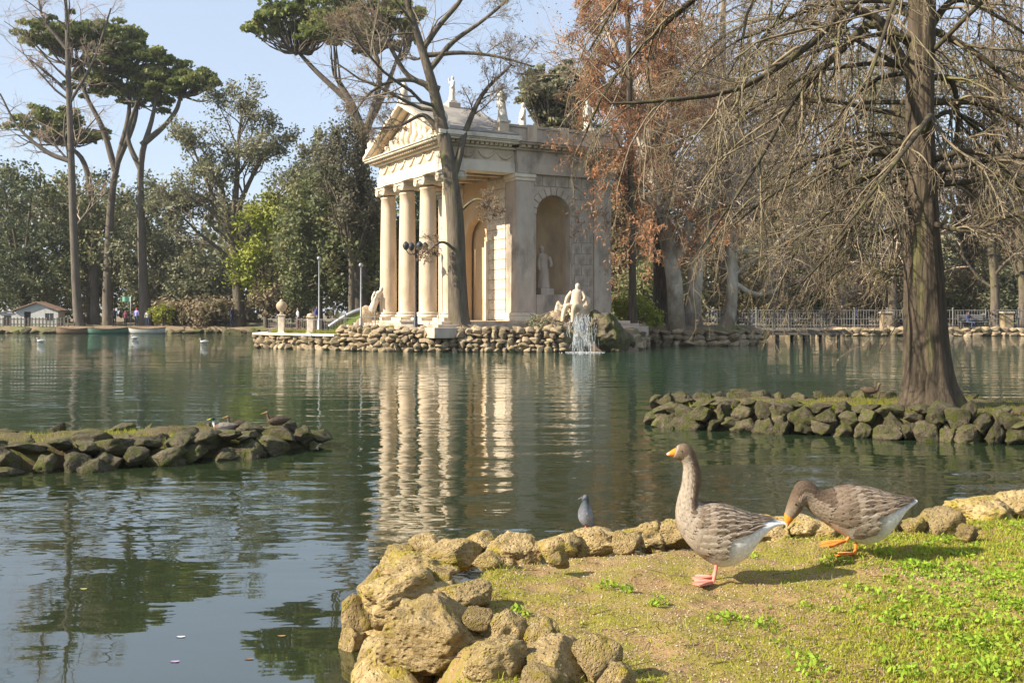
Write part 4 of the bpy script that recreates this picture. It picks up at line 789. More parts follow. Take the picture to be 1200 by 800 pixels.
bald = [('slim bare tree behind the railing near the landing', 82.5, 905, 111), ('slim bare tree midway between the landing stage and the stone pier', 83, 985, 112), ('slim bare tree behind the bench', 83.5, 1165, 113), ('slim bare tree to the far side of the bench', 83, 1198, 114), ('slim bare tree right behind the stone pier next to the landing', 84, 1045, 115)]
for lb, Y, x, sd in bald:
    bald_tree('bare_tree', lb, Y, [stem([(x, 386), (x + 1, 340), (x - 4, 260), (x + 4, 160), (x - 2, 60), (x, -20)], [12, 10, 8, 6, 4, 2], Y, 18)],
        [dict(n=20, length=.3, ang=.8, K=7, trop=.02, wig=.15, t0=.2, rr_=.4, rmin=.02, taper=.3), dict(n=8, length=.5, ang=.75, K=5, trop=-.05, wig=.2, t0=.2, rr_=.6, rmin=.015), dict(n=5, length=.6, ang=.75, K=4, trop=-.05, wig=.2, t0=.2, rr_=.6, rmin=.011, S=3)], M['bark'], M['twig_pale'], sd, L['dry'], 2500, (.2, .12), .15, group='slim bare trees on the right bank')
hd = [(700, 86, 'dark', 'dark shrub under the olive tree by the temple end'), (760, 70, 'oak', 'dark evergreen shrub behind the leaning pale trunks'), (880, 86, 'olive', 'olive shrub behind the plank landing'), (950, 88, 'oak', 'dark green shrub behind the railing near the landing'), (1015, 87, 'brown', 'brown shrub behind the stone pier'), (1075, 88, 'oak', 'dark green shrub behind the islet trunk'), (1120, 89, 'olive', 'olive shrub behind the quay bench'), (1185, 87, 'oak_grey', 'grey green shrub past the quay bench'), (1245, 88, 'oak', 'dark green shrub at the end of the quay')]
for i, (x, Y, lf, lb) in enumerate(hd):
    leafy_tree('broad_shrub', lb, Y, stem([(x, 386), (x, 372), (x + 1, 362)], [6, 5, 4], Y, 8), [(x - 18, 358, 26, 20), (x + 18, 352, 28, 26), (x, 335, 24, 20)], L[lf], M['bark'], 160 + i, 110, 60, .42, (.36, .2), group='shrubs behind the park railing')
# far wood closing the horizon
rng = np.random.default_rng(77); C = np.stack([rng.uniform(-130, 130, 2600), rng.uniform(112, 128, 2600), .6 + 13 * rng.random(2600) ** .8], -1); C[:, 2] *= 1 + .25 * np.sin(C[:, 0] * .21) + .15 * np.sin(C[:, 0] * .53)
g = Geo(); lf = clumps(C, 40, .9, rng); g.leaves(lf, .9, .6, rng, np.tile([0, -.4, .7], (len(lf), 1)), .8); g.obj('far_woodland', L['oak_grey'], kind='stuff', label='hazy grey green woodland closing off the park', cat='woodland')

# ------------------------------------------------------------------ cascade fountain beside the temple
YF = 48.3
fo = thing('cascade_fountain', 'rocky cascade with a seated stone figure and falling white water', 'fountain', px(685, 412, YF))
fo.location.z = 0
rf = random.Random(3)
for (x, y, wd, ht, dy, m) in [(712, 392, 58, 52, .3, 'islet_rock'), (700, 384, 40, 40, .9, 'islet_rock'), (722, 398, 36, 34, .1, 'islet_rock'), (668, 388, 40, 52, .8, 'wall_rock'), (650, 384, 36, 40, .7, 'wall_rock'), (676, 366, 30, 44, 1.0, 'travertine'), (660, 370, 30, 34, 1.0, 'travertine'), (686, 396, 34, 36, .6, 'islet_rock'), (640, 398, 34, 30, .4, 'wall_rock'), (658, 402, 34, 24, .3, 'islet_rock'), (738, 400, 26, 26, .8, 'islet_rock'), (670, 404, 30, 20, .2, 'islet_rock')]:
    me = rock_mesh(int(x * 3 + y), 5, M[m], .5, 10); s = YF / F; c = px(x, y, YF); put_stone(me, fo, (c[0], YF + dy + .2, c[2]), (wd * s * .52, wd * s * .45, ht * s * .54), (rf.uniform(-.3, .3), rf.uniform(-.3, .3), rf.uniform(0, 6)), 'rock')
g = Geo(); c0 = px(676, 358, YF); c0[1] += .9                     # seated figure leaning on the rock
rg = [(-.30, .34, .30, 0), (-.1, .36, .32, 0), (.12, .30, .25, 0), (.35, .24, .19, .02), (.62, .27, .18, .05), (.76, .19, .13, .08), (.80, .09, .09, .08), (.86, .10, .11, .09), (.95, .12, .13, .10), (1.05, .09, .10, .10), (1.09, .01, .01, .10)]
V, Q = loft([((c0[0] + o, c0[1], c0[2] + z), a, b) for z, a, b, o in rg], 16); g.add(V, Q, smooth=True)
for pts, r_ in (([(-.2, 0, .66), (-.42, -.05, .38), (-.5, -.1, .1), (-.6, -.12, -.05)], .09), ([(.3, 0, .66), (.42, -.1, .4), (.32, -.25, .2)], .09), ([(-.1, -.15, -.1), (-.45, -.35, .0), (-.62, -.4, -.45), (-.66, -.48, -.75)], .14), ([(.15, -.2, -.1), (-.1, -.5, -.02), (-.16, -.52, -.5), (-.2, -.6, -.8)], .14)):
    g.tubes(catmull(c0 + np.array(pts), 9), np.linspace(r_, r_ * .55, 9), 8)
wobj(g, 'figure', M['travertine'], fo)
rng = np.random.default_rng(9); g = Geo()
for k in range(380):
    xs = rng.uniform(673, 691) if k < 300 else rng.uniform(664, 700); y0 = rng.uniform(366, 384); c = px(xs, y0, YF - .25 - rng.random() * .25); n = 9; t = np.linspace(0, 1, n)
    P = np.stack([c[0] + (rng.uniform(-.2, .2) * t), c[1] - (.08 + .35 * rng.random()) * t, c[2] * (1 - t ** 1.5) + .0 * t], -1) + rng.normal(size=(n, 3)) * .025
    lo_ = int(rng.integers(0, 7)); q_ = P[lo_:lo_ + int(rng.integers(2, 4))]; g.tubes(q_, rng.uniform(.003, .009) * (1 + .6 * rng.random(len(q_))), 5)
a = np.linspace(0, 2 * np.pi, 49)[:-1]
for k in range(150):
    c = px(682 + rng.normal() * 10, 411.3, YF - .5 - .7 * rng.random()); q = rng.uniform(.015, .055); g.lathe([(.001, q * .5), (q * .8, q * .3), (q, 0), (q * .9, -.03)], (c[0], c[1], 0.0), 7)
wobj(g, 'water_fall', M['white_water'], fo, kind='stuff')

# ------------------------------------------------------------------ island furniture
u = thing('urn_pedestal', 'pale stone globe urn on a square pillar at the island tip', 'urn', gx(330, 394, .76))
u.location = Vector(((330 - 600) / F * 52.6, 52.6, .72))
part(Geo().bbox(-.15, .15, -.15, .15, 0, .95, .015).bbox(-.2, .2, -.2, .2, -.1, .12, .015).bbox(-.19, .19, -.19, .19, .952, 1.03, .015), 'pillar', M['travertine_clean'], u)
part(Geo().lathe([(.02, 1.02), (.13, 1.04), (.07, 1.12), (.09, 1.18), (.22, 1.28), (.28, 1.42), (.27, 1.55), (.18, 1.66), (.09, 1.71), (.10, 1.76), (.04, 1.8), (.001, 1.82)], seg=18), 'urn', M['travertine'], u)
u = thing('gate_pillar', 'short stone pillar with rounded cap beside the globe urn', 'pillar', ((364 - 600) / F * 51.8, 51.8, .72))
part(Geo().bbox(-.16, .16, -.16, .16, 0, .85, .015).bbox(-.2, .2, -.2, .2, -.1, .12, .015), 'shaft', M['travertine_clean'], u)
part(Geo().bbox(-.2, .2, -.2, .2, .852, .93, .015).lathe([(.19, .93), (.19, .98), (.14, 1.06), (.001, 1.1)], seg=14), 'cap', M['travertine'], u)
u = thing('stone_block', 'plain pale stone block on the wall under the front columns', 'stone block', ((478 - 600) / F * 49.6, 49.7, .95))
part(Geo().bbox(-.34, .34, -.3, .3, -.1, .42, .02), 'block', M['travertine_clean'], u); part(Geo().bbox(-.40, .40, -.36, .36, .422, .54, .02), 'cap', M['grey_stone'], u)
def railing(name, label, pts, h, step, bars, post_m, bar_r, pr, n_rail=2, posts=None):
    pts = np.array(pts, float); t = thing(name, label, 'railing', pts[0]); g = Geo()
    for zz in ([h, h * .12] if n_rail == 2 else [h, h * .5, h * .12]): 
        P = pts.copy(); P[:, 2] += zz; g.tubes(P, np.full(len(P), bar_r * 1.5), 5)
    P, A = along(pts[:, :2], bars); zi = np.interp(np.linspace(0, 1, len(P)), np.linspace(0, 1, len(pts)), pts[:, 2])
    B = np.stack([np.column_stack([P, zi + .02]), np.column_stack([P, zi + h + .04])], 1); g.tubes(B, np.full((len(P), 2), bar_r), 4)
    wobj(g, 'bar_row', post_m, t, kind='stuff')
    P, A = along(pts[:, :2], step); zi = np.interp(np.linspace(0, 1, len(P)), np.linspace(0, 1, len(pts)), pts[:, 2])
    me = Geo().tubes(np.array([[0, 0, -.15], [0, 0, h + .1]]), np.array([pr, pr]), 6).lathe([(pr, h + .1), (pr * 1.8, h + .13), (pr * 1.5, h + .19), (.001, h + .23)], seg=8).mesh('post', post_m)
    for p, z in zip(P, zi): link('post', me, t).location = Vector((p[0], p[1], z)) - t.location
    return t
railing('iron_railing', 'thin dark iron railing on the island coping behind the grass', [(-13.0, 54.5, .74), (-9.6, 51.2, .74), (-6.4, 49.5, .9)], .75, 1.8, .17, M['rail'], .010, .025)
railing('iron_railing', 'iron railing along the mossy edge beside the cascade rock', [(6.6, 55, 1.02), (7.8, 57.6, 1.02), (12.4, 57.7, 1.02)], .8, 1.6, .16, M['rail'], .012, .03)
railing('park_railing', 'long grey iron park railing behind the quay wall', [(15.5, 81.2, .7), (22, 81.4, .66), (30, 81.3, .66), (60, 81.2, .66)], 1.35, 2.6, .22, M['rail'], .022, .05, 3)
for x, lb in ((1038, 'stone pier in the park railing left of the islet trunk'), (1180, 'stone pier in the park railing past the bench')):
    u = thing('stone_pier', lb, 'pillar', px(x, 0, 80.9)); u.location.z = .6; part(Geo().bbox(-.38, .38, -.35, .35, -.1, 1.15, .03), 'shaft', M['wall_rock'], u); part(Geo().bbox(-.46, .46, -.43, .43, 1.152, 1.3, .03), 'cap', M['grey_stone'], u)
# grass strip on the island front, individual blades are beyond counting
rng = np.random.default_rng(12); n = 9000; t = rng.random(n); X = -12.6 + t * 6.8; Yb = np.interp(X, [-13, -9.6, -6.2], [53.9, 51.0, 49.3]) + rng.uniform(.1, 1.0, n); Z = isl_z(X, Yb)
B = np.stack([X, Yb, Z - .03], -1); D = nrm(np.stack([rng.normal(0, .3, n), rng.normal(0, .3, n), np.ones(n)], -1)) * rng.uniform(.12, .34, (n, 1)); Sd = np.stack([np.full(n, .018), np.zeros(n), np.zeros(n)], -1)
Geo().add(np.stack([B - Sd, B + Sd, B + D], 1).reshape(-1, 3), np.arange(3 * n).reshape(n, 3)).obj('island_grass', M['grass'], kind='stuff', label='strip of bright grass behind the island coping', cat='grass')
# lamps
def lamp(label, x, y_top, Y, heads, z0):
    h = CH - (y_top - HZ) / F * Y - z0; t = thing('street_lamp', label, 'lamp', ((x - 600) / F * Y, Y, z0)); m = M['iron'] if heads > 1 else M['grey_metal']
    part(Geo().lathe([(.16, 0), (.16, .12), (.11, .2), (.10, .7), (.05, .8), (.038, h - .1), (.025, h)], seg=10), 'pole', m, t)
    if heads > 1:
        for k in range(4):
            a = k * math.pi / 2 + .5; d = np.array([math.cos(a), math.sin(a), 0]); zt = h - .25
            part(Geo().tubes(catmull([np.array([0, 0, zt - .35]), d * .3 + (0, 0, zt - .42), d * .5 + (0, 0, zt - .2)], 8), np.full(8, .022), 6), 'arm', m, t)
            part(Geo().lathe([(.03, -.1), (.10, -.05), (.16, .08), (.17, .16), (.11, .24), (.05, .30), (.001, .33)], tuple(d * .5 + (0, 0, zt - .12)), 10), 'lamp_head', M['iron'], t)
    else:
        part(Geo().lathe([(.05, h - .05), (.12, h), (.13, h + .08), (.08, h + .16), (.001, h + .2)], seg=12), 'lamp_head', M['grey_metal'], t)
lamp('dark four headed lamp post standing before the temple columns', 487, 282, 49.3, 4, .95); lamp('slim pale single lamp post near the globe urn', 374, 304, 57.5, 1, .74); lamp('slim grey single lamp post close to the first temple column', 423, 312, 55.0, 1, .78)
# arched footbridge parapet and rock figure left of the temple
fb = thing('footbridge', 'small arched footbridge with pale curved handrails behind the island', 'footbridge', px(404, 390, 60)); fb.location.z = .7
for dy in (0, 2.2):
    xs = np.linspace(386, 436, 16); ys = 384 - 23 * np.sin(np.linspace(.05, 1.55, 16)); P = np.array([px(x, y, 60 + dy) for x, y in zip(xs, ys)])
    g = Geo(); g.tubes(P, np.full(16, .15), 8); wobj(g, 'handrail', M['grey_metal'], fb)
    P2 = P - (0, 0, .65); g = Geo()
    for a, b in zip(P2[:-1], P2[1:]): g.add([a + (0, -.05, 0), b + (0, -.05, 0), b + (0, -.05, .5), a + (0, -.05, .5), a + (0, .05, 0), b + (0, .05, 0), b + (0, .05, .5), a + (0, .05, .5)], [[0, 1, 2, 3], [7, 6, 5, 4], [3, 2, 6, 7]])
    wobj(g, 'side_panel', M['lawn'] if dy == 0 else M['grey_stone'], fb)
P = np.array([px(x, y + 10, 61.1) for x, y in zip(xs, ys)]); g = Geo()
for a, b in zip(P[:-1], P[1:]): g.add([a + (0, -1.05, 0), b + (0, -1.05, 0), b + (0, 1.05, 0), a + (0, 1.05, 0)], [[0, 1, 2, 3]])
wobj(g, 'deck', M['grey_stone'], fb)
rk = thing('rock_figure', 'crouching carved stone figure on a rock beside the first column', 'statue', ((434 - 600) / F * 56.6, 56.6, .8))
for (x, y, wd, ht) in ((432, 372, 22, 26), (440, 376, 18, 22), (424, 380, 16, 14)):
    c = px(x, y, 56.6); s = 56.6 / F; put_stone(rock_mesh(int(x), 3, M['wall_rock'], .4), rk, (c[0], 56.6, c[2]), (wd * s * .5, wd * s * .45, ht * s * .55), (.1, .2, x), 'rock')
o = robed(1.55, .8, 1, 3).obj('figure', M['marble'], rk); o.location = (.05, 0, 1.05); o.rotation_euler = (.25, .2, .8)
# plank landing on the right
pl = thing('landing_stage', 'low dark plank landing stage between the pale trunks and the quay', 'jetty', (18.4, 70, .5))
for k in range(26): part(Geo().bbox(-3.3 + k * .255, -3.06 + k * .255, -3.2, 6.5, .12 + .006 * (k % 3), .2 + .006 * (k % 3), .01), 'plank', M['wood_grey'], pl)
for x in (-3.0, -1, 1, 3):
    for y in (-2.9, 1, 5): part(Geo().lathe([(.12, -1.7), (.12, .115)], (x, y, 0), 8), 'pile', M['wood_grey'], pl)
part(Geo().bbox(-3.35, 3.35, -3.15, -2.95, -.13, .11, .01), 'beam', M['wood_grey'], pl)
railing('iron_railing', 'grey metal railing on the plank landing stage', [(15.3, 68.5, .7), (18.4, 68.4, .7), (21.5, 68.5, .7)], 1.1, 1.5, .2, M['rail'], .016, .035, 3)

# bench on the quay
bn = thing('park_bench', 'pale green slatted bench under the trees on the quay', 'bench', px(1140, 0, 80.75)); bn.location.z = .64
for k in range(4): part(Geo().bbox(-1.1, 1.1, -.22 + k * .12, -.12 + k * .12, .42, .46, .008), 'seat_slat', M['rail'], bn)
for k in range(4): part(Geo().bbox(-1.1, 1.1, .27 + k * .03, .31 + k * .03, .55 + k * .13, .65 + k * .13, .008), 'back_slat', M['rail'], bn)
for x in (-.95, .95):
    for y in (-.2, .24): part(Geo().bbox(x - .04, x + .04, y - .03, y + .03, -.05, .418 if y < 0 else 1.0, .008), 'leg', M['iron'], bn)

# ------------------------------------------------------------------ boat hut, boats
YH = 90.9
ht = thing('boat_hut', 'small white boat hut with red brown gable roof at the waterside', 'hut', (px(38, 388, YH)[0], YH + .9, .5)); ht.scale = (.76, .8, .72)
def wallbox(*a, m='white_paint', n='wall', par=ht): return part(Geo().bbox(*a, .02), n, M[m], par)
wallbox(-2.5, 2.5, 1.6, 1.75, 0, 2.2); wallbox(-2.5, -2.35, 0, 1.6, 0, 2.2); wallbox(2.35, 2.5, 0, 1.6, 0, 2.2)
for a, b, c_, d in ((-2.349, -1.55, 0, 2.2), (-.75, .95, 0, 2.2), (1.95, 2.349, 0, 2.2), (-1.549, -.751, 1.95, 2.2), (.951, 1.949, 0, .85), (.951, 1.949, 1.75, 2.2)): wallbox(a, b, .0, .15, c_, d)
part(Geo().add([(-2.5, 0, 2.2), (2.5, 0, 2.2), (0, 0, 3.05), (-2.5, .12, 2.2), (2.5, .12, 2.2), (0, .12, 3.05)], [[0, 1, 2], [5, 4, 3], [0, 3, 4, 1]]), 'gable', M['white_paint'], ht)
for s in (-1, 1): 
    q = [(s * 2.85, 2.04), (0, 3.10), (0, 3.22), (s * 2.85, 2.16)]; part(Geo().add([(x, y, z) for y in (-.35, 2.0) for x, z in q], [[0, 1, 2, 3], [7, 6, 5, 4], [0, 4, 5, 1], [2, 6, 7, 3], [3, 7, 4, 0]]), 'roof', M['tile_red'], ht)
part(Geo().box(-1.55, -.75, .10, .13, 0, 1.95), 'door', M['dark_void'], ht); w_ = part(Geo().box(.95, 1.95, .09, .12, .85, 1.75), 'window', M['glass'], ht); part(Geo().bbox(.9, 2.0, -.06, .0 - .002, .78, .85, .01), 'sill', M['white_paint'], w_); part(Geo().box(1.43, 1.47, .05, .088, .85, 1.75), 'frame', M['white_paint'], w_)
part(Geo().bbox(-4.6, -2.62, .2, 1.6, 0, 1.8, .02), 'side_shed', M['white_paint'], ht); part(Geo().add([(-4.8, 0, 1.82), (-2.56, 0, 2.02), (-2.56, 1.8, 2.02), (-4.8, 1.8, 1.82), (-4.8, 0, 1.92), (-2.56, 0, 2.12), (-2.56, 1.8, 2.12), (-4.8, 1.8, 1.92)], [[3, 2, 1, 0], [4, 5, 6, 7], [0, 1, 5, 4], [1, 2, 6, 5], [3, 0, 4, 7]]), 'shed_roof', M['tile_red'], ht); part(Geo().box(-4.0, -3.2, .17, .197, 0, 1.5), 'door', M['dark_void'], ht)
fe = thing('picket_fence', 'low grey picket fence in front of the white hut', 'fence', (px(34, 388, YH)[0], YH, .45))
for k in range(26): part(Geo().bbox(-4.6 + k * .32, -4.48 + k * .32, -.03, .03, -.1, .95, .01), 'picket', M['wood_grey'], fe)
for z in (.3, .75): part(Geo().bbox(-4.7, 3.7, .032, .07, z, z + .08, .01), 'rail', M['wood_grey'], fe)
def boat(label, x, Y, ln, wd, m, rz):
    t = thing('rowing_boat', label, 'boat', (px(x, 0, Y)[0], Y, 0), rz, 'rowing boats at the far bank'); n, k = 13, 9; V = []
    for i in range(n):
        u_ = i / (n - 1) * 2 - 1; hw = wd / 2 * (1 - abs(u_) ** 2.6) ** .8 + .02; sheer = .42 + .14 * u_ * u_; keel = -.14 + .2 * abs(u_) ** 3
        for j in range(k): a = math.pi * j / (k - 1); V.append((u_ * ln / 2, -hw * math.cos(a), sheer - (sheer - keel) * math.sin(a) ** .7))
    Q = [(i * k + j, i * k + j + 1, (i + 1) * k + j + 1, (i + 1) * k + j) for i in range(n - 1) for j in range(k - 1)]
    V = np.array(V); part(Geo().add(V, Q, smooth=True), 'hull', m, t)
    for s in (0, k - 1): part(Geo().tubes(V[s::k][:n], np.full(n, .035), 6), 'gunwale', M['wood'], t)
    for u_ in (-.4, .15, .6): part(Geo().bbox(u_ * ln / 2 - .12, u_ * ln / 2 + .12, -wd * .40, wd * .40, .26, .30, .008), 'thwart', M['wood'], t)
boat('green rowing boat moored beside the waiting people', 126, 89.0, 3.6, 1.3, M['green_paint'], .1); boat('white rowing boat moored next to the green one', 172, 89.1, 3.4, 1.3, M['white_paint'], -.06); boat('dark wooden rowing boat moored near the hut fence', 88, 89.0, 3.2, 1.2, M['wood'], .05)
fl = thing('flag_pole', 'pole with small pale green flag behind the boats', 'flag', (px(153, 0, 91.4)[0], 91.4, .6)); part(Geo().lathe([(.035, -.1), (.025, 2.7), (.001, 2.72)], seg=8), 'pole', M['grey_metal'], fl)
t_ = np.linspace(0, 1, 9); V = [(-x * .75, .06 * math.sin(x * 7), 2.65 - z * .42) for x in t_ for z in (0, 1)]; part(Geo().add(V, [(2 * i, 2 * i + 1, 2 * i + 3, 2 * i + 2) for i in range(8)], smooth=True), 'flag', mat('flag_green', (.20, .48, .32), (.28, .56, .40), 4, .8, trans=.3), fl)

# ------------------------------------------------------------------ people: one skinned body each, clothing colours by height
def person(label, loc, rz, h, top, legs, hair, pose='stand'):
    s = h / 1.75
    if pose == 'sit':
        J = dict(pel=(0, 0, .52), ch=(0, .06, .88), nk=(0, .04, 1.08), hd=(0, .0, 1.20), tp=(0, .0, 1.34), ls=(.19, .05, 1.02), le=(.25, -.1, .80), lh=(.15, -.32, .70), rs=(-.19, .05, 1.02), re=(-.25, -.1, .80), rh=(-.15, -.32, .70), lp=(.1, -.02, .50), lk=(.12, -.45, .50), la=(.12, -.46, .08), lt=(.12, -.64, .04), rp=(-.1, -.02, .50), rk=(-.12, -.45, .50), ra=(-.14, -.40, .08), rt=(-.14, -.58, .04))
    else:
        J = dict(pel=(0, 0, .92), ch=(0, .0, 1.26), nk=(0, 0, 1.47), hd=(0, -.02, 1.58), tp=(0, -.02, 1.72), ls=(.19, 0, 1.40), le=(.25, .02, 1.12), lh=(.24, -.08, .86), rs=(-.19, 0, 1.40), re=(-.25, .02, 1.12), rh=(-.24, -.1, .88), lp=(.1, 0, .88), lk=(.11, -.06, .48), la=(.11, .04, .09), lt=(.12, -.14, .04), rp=(-.1, 0, .88), rk=(-.11, .02, .48), ra=(-.11, .08, .09), rt=(-.12, -.10, .04))
    ks = list(J); ed = [('pel', 'ch'), ('ch', 'nk'), ('nk', 'hd'), ('hd', 'tp'), ('ch', 'ls'), ('ls', 'le'), ('le', 'lh'), ('ch', 'rs'), ('rs', 're'), ('re', 'rh'), ('pel', 'lp'), ('lp', 'lk'), ('lk', 'la'), ('la', 'lt'), ('pel', 'rp'), ('rp', 'rk'), ('rk', 'ra'), ('ra', 'rt')]
    rad = dict(pel=.15, ch=.16, nk=.06, hd=.10, tp=.07, ls=.075, le=.055, lh=.04, rs=.075, re=.055, rh=.04, lp=.10, lk=.07, la=.05, lt=.04, rp=.10, rk=.07, ra=.05, rt=.04)
    me = bpy.data.meshes.new('person'); me.from_pydata([Vector(J[k]) * s for k in ks], [(ks.index(a), ks.index(b)) for a, b in ed], [])
    o = link('person', me); md = o.modifiers.new('skin', 'SKIN')
    for i, k in enumerate(ks): me.skin_vertices[0].data[i].radius = (rad[k] * s, rad[k] * s * .85)
    me.skin_vertices[0].data[0].use_root = True; o.modifiers.new('sub', 'SUBSURF').levels = 1; o.modifiers['sub'].render_levels = 1
    ev = o.evaluated_get(bpy.context.evaluated_depsgraph_get()); new = bpy.data.meshes.new_from_object(ev); o.modifiers.clear(); o.data = new; bpy.data.meshes.remove(me)
    n = len(new.vertices); co = np.zeros(n * 3, np.float32); new.vertices.foreach_get('co', co); co = co.reshape(-1, 3) / s
    waist = J['pel'][2] + .02; z = co[:, 2]; col = np.ones((n, 4), np.float32); col[:, :3] = top
    lg = (z < waist) & ~((np.abs(co[:, 0]) > .19) & (z > waist - .2)); 
    if pose == 'sit': lg = (z < .62) | ((co[:, 1] < -.18) & (z < .66))
    col[lg, :3] = legs; col[z < .08, :3] = (.04, .03, .03); col[z > J['nk'][2] + .02, :3] = (.42, .25, .17)
    col[(z > J['hd'][2] + .05) | ((z > J['nk'][2] + .04) & (co[:, 1] > J['hd'][1] + .03)), :3] = hair
    hd = np.array([J['lh'], J['rh']]); near_h = np.min(np.linalg.norm(co[:, None] - hd[None], axis=2), 1) < .06; col[near_h, :3] = (.42, .25, .17)
    at = new.color_attributes.new('col', 'FLOAT_COLOR', 'POINT'); at.data.foreach_set('color', col.ravel()); new.materials.append(M['figure'])
    new.polygons.foreach_set('use_smooth', np.ones(len(new.polygons), bool)); o.location = loc; o.rotation_euler = (0, 0, rz); return tag(o, label, 'person')
navy, jean, dk, rd, wh = (.03, .04, .09), (.06, .08, .14), (.02, .02, .025), (.42, .04, .05), (.62, .62, .60)
def at_far(x, Y=91.6, z=.60): return (px(x, 0, Y)[0], Y, z)
person('person in dark blue standing alone on the bank under the round tree', at_far(272, 91.3), 1.2, 1.78, navy, navy, (.10, .06, .04))
person('person in a black coat standing by the green rowing boat', at_far(134, 91.4), .4, 1.72, dk, dk, (.03, .02, .02))
person('person in a maroon top standing between the two moored boats', at_far(147, 91.2), -.3, 1.5, (.18, .05, .07), dk, (.05, .03, .02))
person('person in a lilac jacket and red scarf standing by the flag pole', at_far(160, 91.5), 2.8, 1.74, (.36, .33, .62), jean, rd)
person('person in a white shirt standing behind the white boat', at_far(173, 91.6), .2, 1.5, wh, jean, (.06, .04, .03))
person('person in a navy coat walking under the trees behind the pillar', at_far(371, 72, .66), 1.4, 1.7, (.08, .08, .30), dk, (.05, .03, .02)); person('person in a pale top and red trousers beside the globe urn', at_far(349, 72, .66), -1.2, 1.55, wh, rd, (.3, .2, .1))
person('person in a blue jacket walking behind the landing stage railing', at_far(1003, 82.6, .66), 1.5, 1.72, (.05, .07, .22), dk, (.05, .03, .02))
pb = person('person in jeans and dark blue top sitting on the quay bench', (px(1135, 0, 80.72)[0], 80.72, .64 - .06), .45, 1.75, (.06, .07, .16), jean, (.16, .05, .04), 'sit')

# ------------------------------------------------------------------ faint winter haze over lake and park
hz = bpy.data.materials.new('haze'); hz.use_nodes = True; hn = hz.node_tree.nodes; hn.remove(hn['Principled BSDF'])
pv = hn.new('ShaderNodeVolumePrincipled'); pv.inputs['Color'].default_value = (.92, .95, 1, 1); pv.inputs['Density'].default_value = .00025; pv.inputs['Anisotropy'].default_value = .2
hz.node_tree.links.new(pv.outputs[0], hn['Material Output'].inputs['Volume'])
Geo().box(-430, 430, -62, 905, -2.5, 45).obj('haze', hz, kind='stuff', label='thin pale winter haze over the lake and park', cat='haze')

